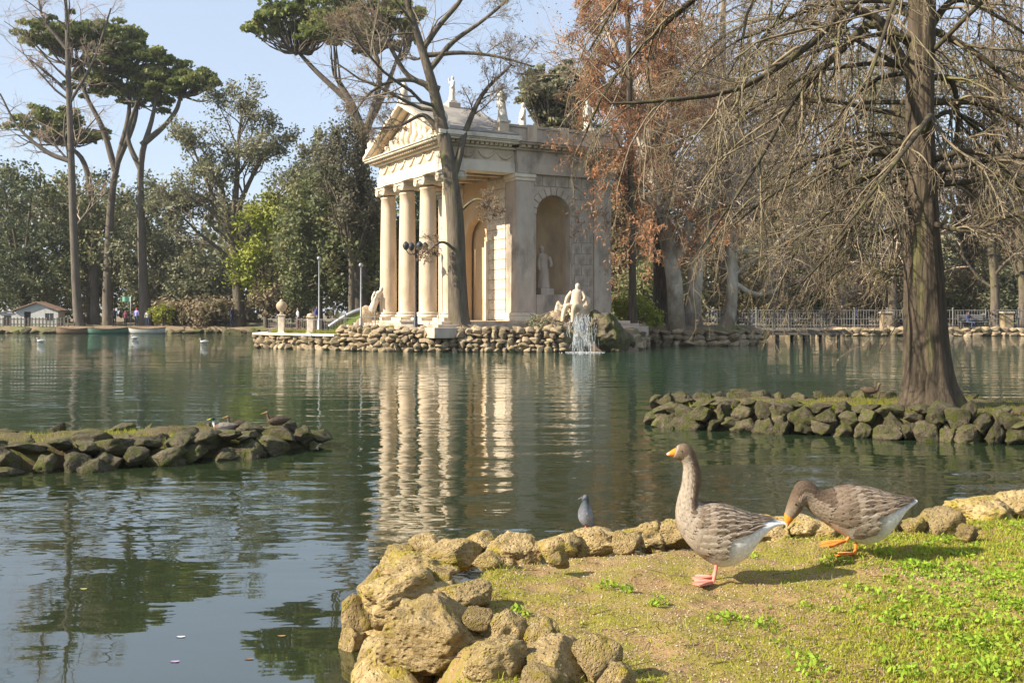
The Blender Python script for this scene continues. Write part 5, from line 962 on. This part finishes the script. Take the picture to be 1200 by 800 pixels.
# ------------------------------------------------------------------ birds
class Bird:
    """body lofted through (dorsal, ventral, half-width, colours) sections traced from tail to bill"""
    def __init__(b, secs, sc, org):
        D = np.array([[q[0][0] - org[0], org[1] - q[0][1]] for q in secs], float) * sc; V = np.array([[q[1][0] - org[0], org[1] - q[1][1]] for q in secs], float) * sc
        W = np.array([q[2] for q in secs], float)[:, None] * sc; C = np.array([np.concatenate(q[3]) for q in secs], float)
        b.n = len(secs); b.T = np.concatenate([D, V, W, C], 1)
    def at(b, t):
        t = np.clip(np.asarray(t, float), 0, b.n - 1); i = np.minimum(t.astype(int), b.n - 2); f = (t - i)[..., None]; p = np.vstack([2 * b.T[0] - b.T[1], b.T, 2 * b.T[-1] - b.T[-2]])
        a, c, d, e = p[i], p[i + 1], p[i + 2], p[i + 3]; r = .5 * (2 * c + (d - a) * f + (2 * a - 5 * c + 4 * d - e) * f ** 2 + (3 * c - a - 3 * d + e) * f ** 3)
        lin = b.T[i] * (1 - f) + b.T[i + 1] * f; r[..., 5:] = lin[..., 5:]; r[..., 4] = np.maximum(r[..., 4], .001); return r
    def surf(b, t, th, off=0.):
        r = b.at(t); D, V, W = r[..., 0:2], r[..., 2:4], r[..., 4]; c = (D + V) / 2; h = (D - V) / 2; hl = np.linalg.norm(h, axis=-1)
        k = (1 + off / np.maximum(hl, .004)); kw = W + off; x = c + h * (np.cos(th) * k)[..., None]; return np.stack([x[..., 0], -kw * np.sin(th), x[..., 1]], -1)
    def body(b, g, seg=28, per=5):
        t = np.linspace(0, b.n - 1, (b.n - 1) * per + 1); th = np.arange(seg) * 2 * np.pi / seg; TT, TH = np.meshgrid(t, th, indexing='ij'); P = b.surf(TT, TH); r = b.at(TT); u = (1 - np.cos(TH)) / 2
        c0, c1, c2 = r[..., 5:8], r[..., 8:11], r[..., 11:14]; u = u[..., None]; col = np.where(u < .5, c0 + (c1 - c0) * np.clip(u * 2.2 - .05, 0, 1), c1 + (c2 - c1) * np.clip((u - .5) * 2.6 - .2, 0, 1))
        n = len(t); Q = [(i * seg + j, i * seg + (j + 1) % seg, (i + 1) * seg + (j + 1) % seg, (i + 1) * seg + j) for i in range(n - 1) for j in range(seg)]
        g.add(P.reshape(-1, 3), Q + [list(range(seg)), [(n - 1) * seg + j for j in range(seg)][::-1]], smooth=True, col=col.reshape(-1, 3))
    def wing(b, side, rows, seed=0):
        """rows: (t_base, feather length in t, theta from, theta to, count, dark colour, edge colour, lift)"""
        g = Geo(); rng = np.random.default_rng(seed); nu, nv = 7, 5
        for (t0, lt, a0, a1, cnt, cd, ce, lift) in rows:
            for k, a in enumerate(np.linspace(a0, a1, cnt)):
                wv = abs(a1 - a0) / max(cnt - 1, 1) * .80; uu = np.linspace(0, 1, nu)[:, None]; vv = np.linspace(-1, 1, nv)[None]; pw = np.sqrt(np.clip(1 - np.clip((uu - .55) / .45, 0, 1) ** 2, 0.02, 1))
                tt = t0 + rng.normal() * .05 - lt * uu * (1 - .12 * vv ** 2); a = a + rng.normal() * .03; aa = a + wv * vv * pw + .22 * (uu) * (-1 if a > .6 else -.3)
                P = b.surf(tt + 0 * vv, side * aa, lift * (.35 + .9 * uu) + .0022 * (1 - vv ** 2) + .0012 * (k % 2)); e = np.clip(np.maximum(np.abs(vv) * 1.0 * (uu > .15), (uu - .72) / .2) - .45, 0, .55)[..., None] / .55
                sh = rng.uniform(.85, 1.15); col = (np.array(cd) * sh) * (1 - e) + np.array(ce) * e; V = P.reshape(-1, 3)
                g.add(V, [(i * nv + j, i * nv + j + 1, (i + 1) * nv + j + 1, (i + 1) * nv + j) for i in range(nu - 1) for j in range(nv - 1)], smooth=True, col=col.reshape(-1, 3))
        return g
def ball(c, r, seg=10): return [(r * math.sin(t), -r * math.cos(t)) for t in np.linspace(.02, math.pi - .02, seg)]
def web_foot(g, heel, fwd, ln, mat=1, tilt=0.):
    """three toes with web, heel point on the ground, fwd unit vector in x-y"""
    f = np.array([fwd[0], fwd[1], 0.]); s = np.array([-fwd[1], fwd[0], 0.]); z = np.array([0, 0, 1.]); h = np.array(heel)
    def at(l, a): return h + (f * math.cos(a) + s * math.sin(a)) * ln * l + z * (tilt * l * ln)
    toes = [at(.92, -.5), at(.80, -.25), at(1.05, 0), at(.80, .25), at(.92, .5)]; top = [h + z * .016] + [p + z * .007 for p in toes]; bot = [h] + [p + z * -.002 for p in toes]
    g.add(top + bot, [[0, i, i + 1] for i in range(1, 5)] + [[6, 6 + i + 1, 6 + i] for i in range(1, 5)] + [[i, 6 + i, 7 + i, i + 1] for i in range(1, 5)] + [[0, 6, 7, 1], [5, 11, 6, 0]], mat=mat)
    for a, l in ((-.5, .92), (0, 1.05), (.5, .92)): g.tubes(catmull([h + z * .013, at(l * .5, a) + z * .014, at(l, a) + z * .006], 6), np.linspace(.0075, .0045, 6), 6, mat=mat)
BR, BR2, PALE, WHT, GREY, TAN = (.090, .060, .037), (.038, .026, .017), (.36, .30, .235), (.72, .70, .66), (.22, .17, .12), (.145, .102, .065)
def goose(label, secs, org, sc, loc, bill, eye, legs, wing_rows, leg_m, hipw=.05):
    """legs: [(hip px, knee px, ankle px, lateral, foot length px, foot tilt)]"""
    B = Bird(secs, sc, org); g = Geo(); B.body(g, 30, 6); q = lambda p, y=0.: np.array([(p[0] - org[0]) * sc, y, (org[1] - p[1]) * sc])
    for hip, ankle, lat, fl, tilt in legs:
        a, c = q(hip, lat), q(ankle, lat); m = (a + c) / 2 + np.array([.006, 0, 0]); g.tubes(catmull([a, m, c], 9), np.array([.020, .014, .0105, .0095, .009, .009, .009, .010, .011]), 9, mat=1)
        web_foot(g, c - (0, 0, .009), (-1, .10 * np.sign(lat)), fl * sc, 1, tilt)
    o = g.obj('goose', [M['feather'], leg_m]); o.location = loc; tag(o, label, 'goose')
    for s in (1, -1): B.wing(s, wing_rows, 3).obj('wing', M['feather'], o)
    bl = Bird(bill, sc, org); h = Geo(); bl.body(h, 16, 5); bo = h.obj('bill', M['feather'], o)
    for s in (1, -1):
        e = Geo().lathe(ball(0, .0065), q(eye[0], s * eye[1] * sc), 12); e.obj('eye', M['eye'], o)
    return o
def neck_rows(t0, t1, step, d1, e1, d2, e2):     # small soft feathers all round the neck, browner behind than in front
    r = []
    for t in np.arange(t0, t1, step): r += [(t, .75, .15, 1.5, 7, d1, e1, .0012), (t + step / 2, .75, 1.6, 2.95, 7, d2, e2, .0012)]
    return r
# goose standing upright, heading left
S1 = [((919, 612), (919, 615), 5, (WHT, WHT, WHT)), ((905, 609), (903, 619), 14, (WHT, WHT, WHT)), ((890, 606), (888, 634), 21, (WHT, WHT, WHT)), ((875, 602), (875, 652), 25, (BR, WHT, WHT)), ((860, 596), (858, 662), 28, (BR, WHT, WHT)),
      ((845, 591), (842, 664), 29, (BR, GREY, WHT)), ((832, 589), (824, 655), 28.5, (BR, GREY, TAN)), ((822, 589), (808, 640), 26, (TAN, PALE, PALE)), ((817, 585), (797, 624), 21, (TAN, PALE, PALE)), ((818, 577), (792, 605), 16.5, (TAN, PALE, PALE)), ((821, 567), (794, 587), 12.5, (BR, GREY, PALE)),
      ((821, 555), (799, 568), 10.2, (BR, TAN, GREY)), ((818, 544), (801, 552), 9, (BR, TAN, GREY)), ((814.5, 534), (800.5, 544), 8.6, (BR, TAN, GREY)), ((811, 526), (797.5, 540.5), 9, (TAN, TAN, GREY)), ((804, 520.5), (792.5, 539), 9, (TAN, TAN, TAN)), ((797, 521), (789.5, 537.5), 7.4, (TAN, TAN, TAN)), ((792.5, 524), (788.5, 536.5), 5.4, (PALE, PALE, PALE))]
OR, OR2, PK = (.80, .25, .03), (.72, .20, .03), (.80, .42, .30)
B1 = [((793.5, 524.5), (789.3, 536.5), 5.0, (OR, OR, OR)), ((789.5, 526.5), (787, 535.8), 4.6, (OR, OR, OR)), ((785.5, 529.2), (784, 535), 3.8, (OR, OR2, OR2)), ((782.6, 531), (782, 534.2), 2.8, (PK, PK, PK)), ((781.2, 532), (781, 533.4), 1.4, (PK, PK, PK))]
WR = [(2.9, 2.2, .12, .75, 5, BR2, (.30, .23, .16), .011), (3.7, 1.9, .25, 1.25, 8, BR2, (.40, .33, .25), .010), (4.5, 1.7, .20, 1.42, 10, BR, (.46, .39, .31), .009), (5.2, 1.4, .22, 1.52, 11, BR, (.46, .39, .31), .008), (5.8, 1.2, .25, 1.55, 11, BR, (.44, .37, .29), .0065), (6.4, 1.1, .30, 1.5, 10, (.24, .18, .125), (.42, .36, .29), .005), (6.9, .9, .4, 1.35, 8, TAN, (.42, .36, .29), .0035), (7.5, .9, .35, 1.6, 9, (.19, .14, .095), (.30, .24, .18), .002), (8.0, .9, .4, 2.3, 12, (.30, .245, .185), (.37, .31, .245), .0012), (6.6, .8, 1.6, 2.5, 7, (.29, .235, .175), (.40, .34, .27), .0025)]
WRL = WR + [(5.5, 1.0, 1.62, 2.25, 5, (.24, .19, .14), (.50, .44, .36), .007), (6.1, .9, 1.6, 2.15, 5, (.26, .21, .155), (.50, .44, .36), .005)]
zg = float(ground_at((830 - 600) / F * 5.9, 5.9)[0]); Y1 = F * (CH - zg) / (682 - HZ); sc1 = Y1 / F
goose('grey goose standing upright with head raised on the grassy bank', S1, (828, 682), sc1, ((828 - 600) / F * Y1, Y1, zg + .004), B1, ((797.5, 528.5), 8.1), [((838, 650), (834, 680), -.045, 24, 0), ((842, 650), (838, 680), .05, 24, 0)], WRL + neck_rows(8.4, 14, .42, (.11, .075, .048), (.17, .125, .085), (.30, .245, .185), (.36, .30, .235)), M['leg_pink'])
S2 = [((1074, 586), (1072, 590), 5, (WHT, WHT, WHT)), ((1063, 585), (1058, 600), 14, (BR, WHT, WHT)), ((1049, 582), (1048, 614), 21, (BR2, WHT, WHT)), ((1034, 577), (1035, 630), 25, (BR2, WHT, WHT)), ((1018, 572), (1019, 637), 27.5, (BR2, GREY, WHT)), ((1002, 569), (1001, 635), 28, (BR, GREY, WHT)), ((987, 570), (985, 626), 26, (BR, GREY, PALE)),
      ((976, 573), (970, 616), 20.5, (GREY, GREY, PALE)), ((967, 575), (958, 607), 15.5, (TAN, GREY, PALE)), ((960, 573), (950, 600), 12, (BR, TAN, PALE)), ((953, 567.5), (944.5, 594), 10.3, (BR, TAN, GREY)), ((944, 564), (942.5, 592.5), 10, (BR, TAN, GREY)), ((934.5, 567), (941, 594.5), 10, (BR, TAN, TAN)), ((928, 577), (939, 598), 9.4, (BR, TAN, TAN)), ((923, 590), (935, 604), 7.6, (TAN, GREY, GREY)), ((919.5, 602), (930, 608.5), 5.6, (GREY, GREY, GREY))]
B2 = [((919.5, 601.5), (930.2, 608.5), 5.2, (OR, OR, OR)), ((919, 606), (928.5, 611), 4.8, (OR, OR, OR)), ((919.5, 611.5), (925.5, 614), 4, (OR, OR2, OR2)), ((920.5, 615.5), (923.8, 616.8), 2.8, (PK, PK, PK)), ((921.4, 618), (922.6, 618.4), 1.3, (PK, PK, PK))]
WR2 = [(2.2, 1.9, .1, .8, 5, BR2, (.28, .21, .15), .011), (3.0, 1.9, .2, 1.15, 8, BR2, (.36, .29, .21), .010), (3.7, 1.6, .18, 1.35, 10, (.14, .10, .068), (.38, .31, .23), .009), (4.4, 1.3, .2, 1.5, 11, (.15, .105, .07), (.40, .33, .25), .008), (5.0, 1.1, .22, 1.5, 11, BR, (.38, .31, .24), .0065), (5.5, 1.0, .3, 1.45, 10, (.22, .17, .12), (.36, .30, .23), .005), (4.6, .9, 1.55, 2.2, 5, (.22, .17, .125), (.44, .38, .3), .007), (5.2, .8, 1.5, 2.1, 5, (.24, .19, .14), (.44, .38, .3), .005), (6.0, .9, .2, 1.9, 12, (.135, .097, .064), (.26, .205, .15), .003), (6.5, .9, .25, 2.2, 12, (.145, .105, .07), (.25, .20, .15), .002), (7.0, .8, .3, 2.3, 11, (.15, .11, .075), (.24, .19, .145), .0012), (5.4, .8, 1.7, 2.5, 7, (.19, .145, .105), (.33, .27, .21), .003)]
zg2 = float(ground_at(2.2, 6.5)[0]); Y2 = F * (CH - zg2) / (653 - HZ); sc2 = Y2 / F
goose('darker grey goose stooping with bill lowered and one foot lifted', S2, (1003, 653), sc2, ((1003 - 600) / F * Y2, Y2, zg2 + .004), B2, ((930.5, 590), 8.6), [((1004, 626), (1003, 651), .02, 22, 0), ((992, 624), (988, 632.5), -.05, 30, -.10)], WR2 + neck_rows(7.6, 13, .42, (.085, .058, .038), (.14, .10, .07), (.20, .155, .11), (.27, .215, .165)), M['horn'])

def small_bird(name, label, secs, bill, sc, org, loc, rz, wr, eye, legs=(), cat='duck', leg_m=None, group=None):
    B = Bird(secs, sc, org); g = Geo(); B.body(g, 18, 4); q = lambda p, y=0.: np.array([(p[0] - org[0]) * sc, y, (org[1] - p[1]) * sc])
    for hip, ankle, lat, fl in legs:
        g.tubes(np.stack([q(hip, lat), q(ankle, lat)]), np.array([.006, .005]), 6, mat=1); web_foot(g, q(ankle, lat), (-1, .1 * np.sign(lat)), fl * sc, 1)
    o = g.obj(name, [M['feather'], leg_m or M['horn']]); o.location = loc; o.rotation_euler = (0, 0, rz); tag(o, label, cat, group)
    for s in (1, -1): B.wing(s, wr, 5).obj('wing', M['feather'], o); Geo().lathe(ball(0, .0035), q(eye[0], s * eye[1] * sc), 8).obj('eye', M['eye'], o)
    h = Geo(); Bird(bill, sc, org).body(h, 12, 3); h.obj('bill', M['feather'], o); return o
def duck_secs(body, back, belly, head, breast, ring):
    return [((22, -13), (22, -12), 2, (back,) * 3), ((17, -13.5), (17, -9), 5, (back, body, belly)), ((10, -15.5), (10, -4), 8, (back, body, belly)), ((2, -16.5), (2, -2), 9, (back, body, belly)), ((-6, -16), (-6, -2.5), 8.5, (back, body, belly)), ((-12, -14.5), (-13, -6), 6.5, (breast,) * 3),
            ((-12.6, -18), (-16.5, -13), 3.8, (ring,) * 3), ((-13, -22), (-18, -19), 3.5, (head,) * 3), ((-15, -25), (-19, -20.5), 3.7, (head,) * 3), ((-19, -24.5), (-20.5, -21), 2.6, (head,) * 3)]
def duck_bill(c): return [((-19, -24), (-20.2, -21), 2.2, (c,) * 3), ((-22.5, -22.3), (-22.5, -20.5), 2.3, (c,) * 3), ((-26, -21.3), (-26, -20.3), 2.2, (c,) * 3)]
GRN, DKB, MB, SIL = (.015, .07, .045), (.045, .032, .022), (.11, .075, .05), (.27, .25, .225)
def wrows(a, e): return [(2.4, 1.8, .2, 1.2, 6, a, e, .005), (3.3, 1.6, .2, 1.4, 7, a, e, .004), (4.2, 1.2, .25, 1.4, 7, a, e, .003)]
def duck(label, loc, rz, kind, legs=True, name='duck', sc=.0086):
    if kind == 'drake': s_, bl, wr = duck_secs(SIL, MB, SIL, GRN, (.14, .07, .04), WHT), duck_bill((.55, .45, .08)), wrows((.22, .19, .16), SIL)
    elif kind == 'gull': s_, bl, wr = duck_secs(WHT, (.55, .56, .58), WHT, WHT, WHT, WHT), duck_bill((.5, .1, .04)), wrows((.50, .52, .55), WHT)
    else: s_, bl, wr = duck_secs(MB, DKB, MB, (.22, .16, .10), MB, MB), duck_bill((.30, .18, .06)), wrows(DKB, (.28, .21, .14))
    return small_bird(name, label, s_, bl, sc, (0, 0), loc, rz, wr, ((-17, -22.8), 3.4), (((1, -4), (0, 3.4), -.03, 4), ((3, -4), (2, 3.4), .03, 4)) if legs else (), 'gull' if kind == 'gull' else 'duck')
def on_islet(x, Y, z): return ((x - 600) / F * Y, Y, z)
duck('mallard drake with green head resting on the low mossy islet', on_islet(262, 13.9, .215), 0.15, 'drake', False); duck('brown duck resting close behind the mallard drake', on_islet(279, 14.2, .21), .3, 'hen', False); duck('brown duck standing at the end of the low mossy islet', on_islet(325, 13.9, .30), .35, 'hen')
duck('dark brown duck resting on the islet of the big bare tree', on_islet(1020, 17.5, .44), 2.9, 'hen', False)
for (x, y, lb) in ((48, 401, 'white gull floating before the boat hut'), (158, 397, 'white gull floating before the moored boats'), (239, 402, 'white gull floating out before the strolling person')):
    c = gx(x, y, 0); duck(lb, (c[0], c[1], -.04), .4, 'gull', False, 'gull', .0135)
PG, PG2, PN = (.12, .13, .155), (.20, .21, .235), (.05, .065, .075)
SP = [((698, 619), (696, 621), 2.5, (PN,) * 3), ((695, 609), (690, 618), 5.5, (PG, PG2, PG2)), ((694, 601), (683, 614.5), 8.5, (PG2, PG2, PG2)), ((692, 594.5), (678, 608), 9.5, (PG2, PG2, PG2)), ((690.5, 589.5), (677.5, 599.5), 8.2, (PG, PG, (.12, .12, .13))), ((690, 585.5), (680.5, 591.5), 5.6, (PN, PN, (.07, .08, .085))), ((689.5, 582), (682.5, 587), 4.6, (PN,) * 3), ((686.5, 579.5), (681.5, 585.5), 4.4, (PG,) * 3), ((682.5, 580.5), (680.3, 584.2), 2.8, (PG,) * 3)]
BP = [((682, 581.5), (680.6, 584), 1.6, ((.12, .11, .11),) * 3), ((679, 583), (679, 584.6), 1.2, ((.12, .11, .11),) * 3), ((676.8, 584.4), (676.8, 585.2), .6, ((.12, .11, .11),) * 3)]
YP = 6.85; pz = CH - (623 - HZ) / F * YP
small_bird('pigeon', 'grey pigeon with dark neck perched on a waterside boulder', SP, BP, YP / F, (687, 623), ((687 - 600) / F * YP, YP, pz), .15, [(1.9, 1.4, .3, 1.3, 5, PG2, PG, .003), (2.8, 1.2, .35, 1.5, 6, PG2, (.42, .44, .47), .003), (3.4, 1.0, .4, 1.4, 6, PG2, (.42, .44, .47), .002)], ((684.5, 582.6), 3.9), (((686, 611), (686, 621.5), -.012, 6), ((688, 611), (688, 621.5), .012, 6)), 'pigeon', M['leg_pink'])

# ------------------------------------------------------------------ bank vegetation
rng = np.random.default_rng(40)
def vis(n, y0=3.6, y1=8.2):
    Yv = rng.uniform(y0, y1, n * 2); X = rng.uniform(-.62, .62, n * 2) * Yv; k = seg_sd(X, Yv, BANK) > .05; return X[k][:n], Yv[k][:n]
def dens(X, Y): return np.clip(.35 + 1.1 * vnoise(X, Y, .9, 9) + .55 * np.clip((X - .9) / 2.2, 0, 1), 0, 1)
def blades(X, Y, h, w, name, m, label, lean=.5):
    n = len(X); B = np.stack([X, Y, ground_at(X, Y) - .004], -1); D = nrm(np.stack([rng.normal(0, lean, n), rng.normal(0, lean, n), np.ones(n)], -1)) * (h * rng.uniform(.5, 1.3, (n, 1))); a = rng.uniform(0, 6.28, n); Sd = np.stack([np.cos(a), np.sin(a), 0 * a], -1) * w
    mid = B + D * .55 + np.array([0, 0, .1]) * h; V = np.stack([B - Sd, B + Sd, mid + Sd * .8, mid - Sd * .8, B + D], 1).reshape(-1, 3); b = (np.arange(n) * 5)[:, None]
    g = Geo(); g.add(V, b + np.array([[0, 1, 2, 3]])); g.Fc.append((b + np.array([[3, 2, 4]]), False, 0)); return g.obj(name, m, kind='stuff', label=label, cat='grass')
X, Yv = vis(170000); k = rng.random(len(X)) < dens(X, Yv) ** 1.3; blades(X[k], Yv[k], .024, .0028, 'short_grass', M['grass'], 'short mossy grass thinly covering the near bank', .7)
def weed_geo(c, n, r, h, g):
    a = rng.uniform(0, 6.28, n); rad = r * np.sqrt(rng.random(n)); hh = h * (1 - (rad / r) ** 2 * .6) * rng.uniform(.3, 1, n); C = np.stack([c[0] + rad * np.cos(a), c[1] + rad * np.sin(a), c[2] + hh], -1)
    g.leaves(C, .034, .018, rng, np.tile([0, 0, 1.], (n, 1)), 1.3)
    k = max(3, n // 9); base = np.repeat(np.array(c)[None], k, 0) + rng.normal(size=(k, 3)) * (r * .2, r * .2, 0); base[:, 2] = c[2] - .01; g.tubes(np.stack([base, (base + C[:k]) / 2 + (0, 0, .006), C[:k]], 1), np.full((k, 3), .0016), 3)
WD = [(835, 715, 26, 70, 'low weed clump on bare soil in front of the upright goose'), (772, 706, 11, 26, 'small weed sprig between the upright goose and the boulders'), (712, 684, 12, 30, 'weed sprig in the mossy grass behind the pigeon side boulders'), (608, 714, 12, 40, 'fresh weed tuft beside the largest boulder'), (898, 728, 18, 44, 'sparse weed clump below the goose shadow'), (940, 765, 22, 50, 'weed clump on the sandy middle of the bank'),
      (985, 792, 36, 90, 'broad weed patch at the sandy lower bank'), (1040, 690, 40, 110, 'bushy weed patch behind the goose shadow end'), (1085, 660, 44, 140, 'bright weed cushion right behind the stooping goose'), (1130, 730, 60, 200, 'large bright green weed carpet on the right of the bank'), (1175, 690, 50, 150, 'bright weed carpet close to the ochre boulders'), (1185, 775, 60, 190, 'dense green weed carpet low on the right of the bank'),
      (1020, 640, 30, 90, 'weed clump at the feet of the stooping goose'), (960, 652, 26, 60, 'weeds under the lifted foot of the stooping goose'), (880, 645, 22, 50, 'weeds between the two geese'), (1120, 640, 36, 100, 'weed strip along the boulders behind the stooping goose'), (735, 690, 8, 18, 'tiny weed seedling on the mossy grass'), (1060, 735, 26, 60, 'weed tuft in the sandy gap beside the large carpet'), (1090, 790, 40, 90, 'weed patch between the sandy lower bank and the dense green carpet')]
for (x, y, r_, n, lb) in WD:
    Y = F * (CH - .32) / (y - HZ); X_ = (x - 600) / F * Y; z = float(ground_at(X_, Y)[0]); t = thing('weed_plant', lb, 'weed', (X_, Y, z), 0, 'weeds on the near bank'); g = Geo(); r = r_ * Y / F
    sub_n = max(1, n // 26)
    for k in range(sub_n):
        a, q = rng.uniform(0, 6.28), r * math.sqrt(rng.random()) if sub_n > 1 else 0; cx, cy = X_ + q * math.cos(a), Y + q * 1.5 * math.sin(a); weed_geo((cx, cy, float(ground_at(cx, cy)[0])), 34, min(r, .09), .05 if sub_n > 1 else .06, g)
    wobj(g, 'foliage', M['weed'], t)
X, Yv = vis(9000); k = (rng.random(len(X)) < np.clip((X - .9) / 1.6, 0, 1) ** 1.5 * np.clip(.25 + 1.6 * vnoise(X, Yv, 1.6, 21), 0, 1)); g = Geo()
C = np.repeat(np.stack([X[k], Yv[k], ground_at(X[k], Yv[k]) + .008], -1), 7, 0); C = C + rng.normal(size=C.shape) * (.016, .016, .007); g.leaves(C, .027, .015, rng, np.tile([0, 0, 1.], (len(C), 1)), 1.3); g.obj('ground_cover', M['weed'], kind='stuff', label='leafy green ground cover thickening to the right of the bank', cat='ground cover')
X, Yv = vis(9000); k = rng.random(len(X)) < dens(X, Yv); blades(X[k], Yv[k], .055, .0024, 'tall_grass', M['grass'], 'sparse longer grass blades standing out of the bank', .6)
X, Yv = vis(260); n = len(X); P = np.stack([X, Yv, ground_at(X, Yv) + .006], -1); a = rng.uniform(0, 6.28, n); D = np.stack([np.cos(a), np.sin(a), .05 * rng.normal(size=n)], -1) * rng.uniform(.02, .075, (n, 1))
Geo().tubes(np.stack([P - D, P + rng.normal(size=(n, 3)) * .004, P + D], 1), np.full((n, 3), .0022), 4).obj('dry_sticks', M['wood'], kind='stuff', label='short dry sticks strewn over the bank', cat='sticks')
for q, (x, y, c_, lb) in enumerate(((212, 746, (.75, .74, .70), 'white feather floating on the calm near water'), (205, 775, (.45, .30, .50), 'lilac petal floating on the calm near water'), (98, 690, (.50, .46, .12), 'yellow leaf floating on the calm near water'), (292, 772, (.24, .12, .05), 'brown leaf floating close to the near boulders'), (330, 745, (.30, .20, .08), 'curled tan leaf floating by the dark pine reflection'))):
    c = gx(x, y, 0); t = np.linspace(-1, 1, 7); w_ = .013 * (1 - t ** 2) ** .7; V = [(c[0] + s_ * .026, c[1] + v * w2, .002 + .003 * s_ * s_ + .001 * abs(v)) for s_, w2 in zip(t, w_) for v in (-1, 0, 1)]
    o = Geo().add(np.array(V) - (c[0], c[1], 0), [(3 * i + j, 3 * i + j + 1, 3 * i + j + 4, 3 * i + j + 3) for i in range(6) for j in (0, 1)], smooth=True).obj('floating_leaf', mat('flotsam', c_, tuple(v * .7 for v in c_), 30, .7)); o.location = (c[0], c[1], 0); tag(o, lb, 'leaf')
X, Yv = vis(30000); C = np.stack([X, Yv, ground_at(X, Yv) + .003], -1); g = Geo(); g.leaves(C, .012, .008, rng, np.tile([0, 0, 1.], (len(C), 1)), 2.2); g.obj('leaf_litter', M['litter'], kind='stuff', label='pale crumbs of dry leaf and gravel on the bank', cat='leaf litter')
n = 26000; X, Yv = rng.uniform(2.6, 9, n), rng.uniform(14.2, 17.8, n); k = seg_sd(X, Yv, RISLET) > .1; X2, Y2_ = rng.uniform(-8, -2.8, n), rng.uniform(11.6, 14.7, n); k2 = seg_sd(X2, Y2_, LISLET) > .15
for nm, a, b, kk, zt, lb in (('islet_grass', X, Yv, k, .36, 'short grass on the islet of the big bare tree'), ('islet_moss', X2, Y2_, k2, .2, 'moss and short grass on the low islet')):
    a, b = a[kk], b[kk]; q = rng.random(len(a)) < np.clip(.4 + 1.5 * vnoise(a, b, .9, 4), 0, 1); a, b = a[q], b[q]; m_ = len(a)
    B = np.stack([a, b, np.full(m_, zt) - .03], -1); D = nrm(np.stack([rng.normal(0, .5, m_), rng.normal(0, .5, m_), np.ones(m_)], -1)) * rng.uniform(.05, .12, (m_, 1)); Sd = np.tile([.006, 0, 0], (m_, 1))
    Geo().add(np.stack([B - Sd, B + Sd, B + D], 1).reshape(-1, 3), np.arange(3 * m_).reshape(m_, 3)).obj(nm, M['grass'], kind='stuff', label=lb, cat='grass')
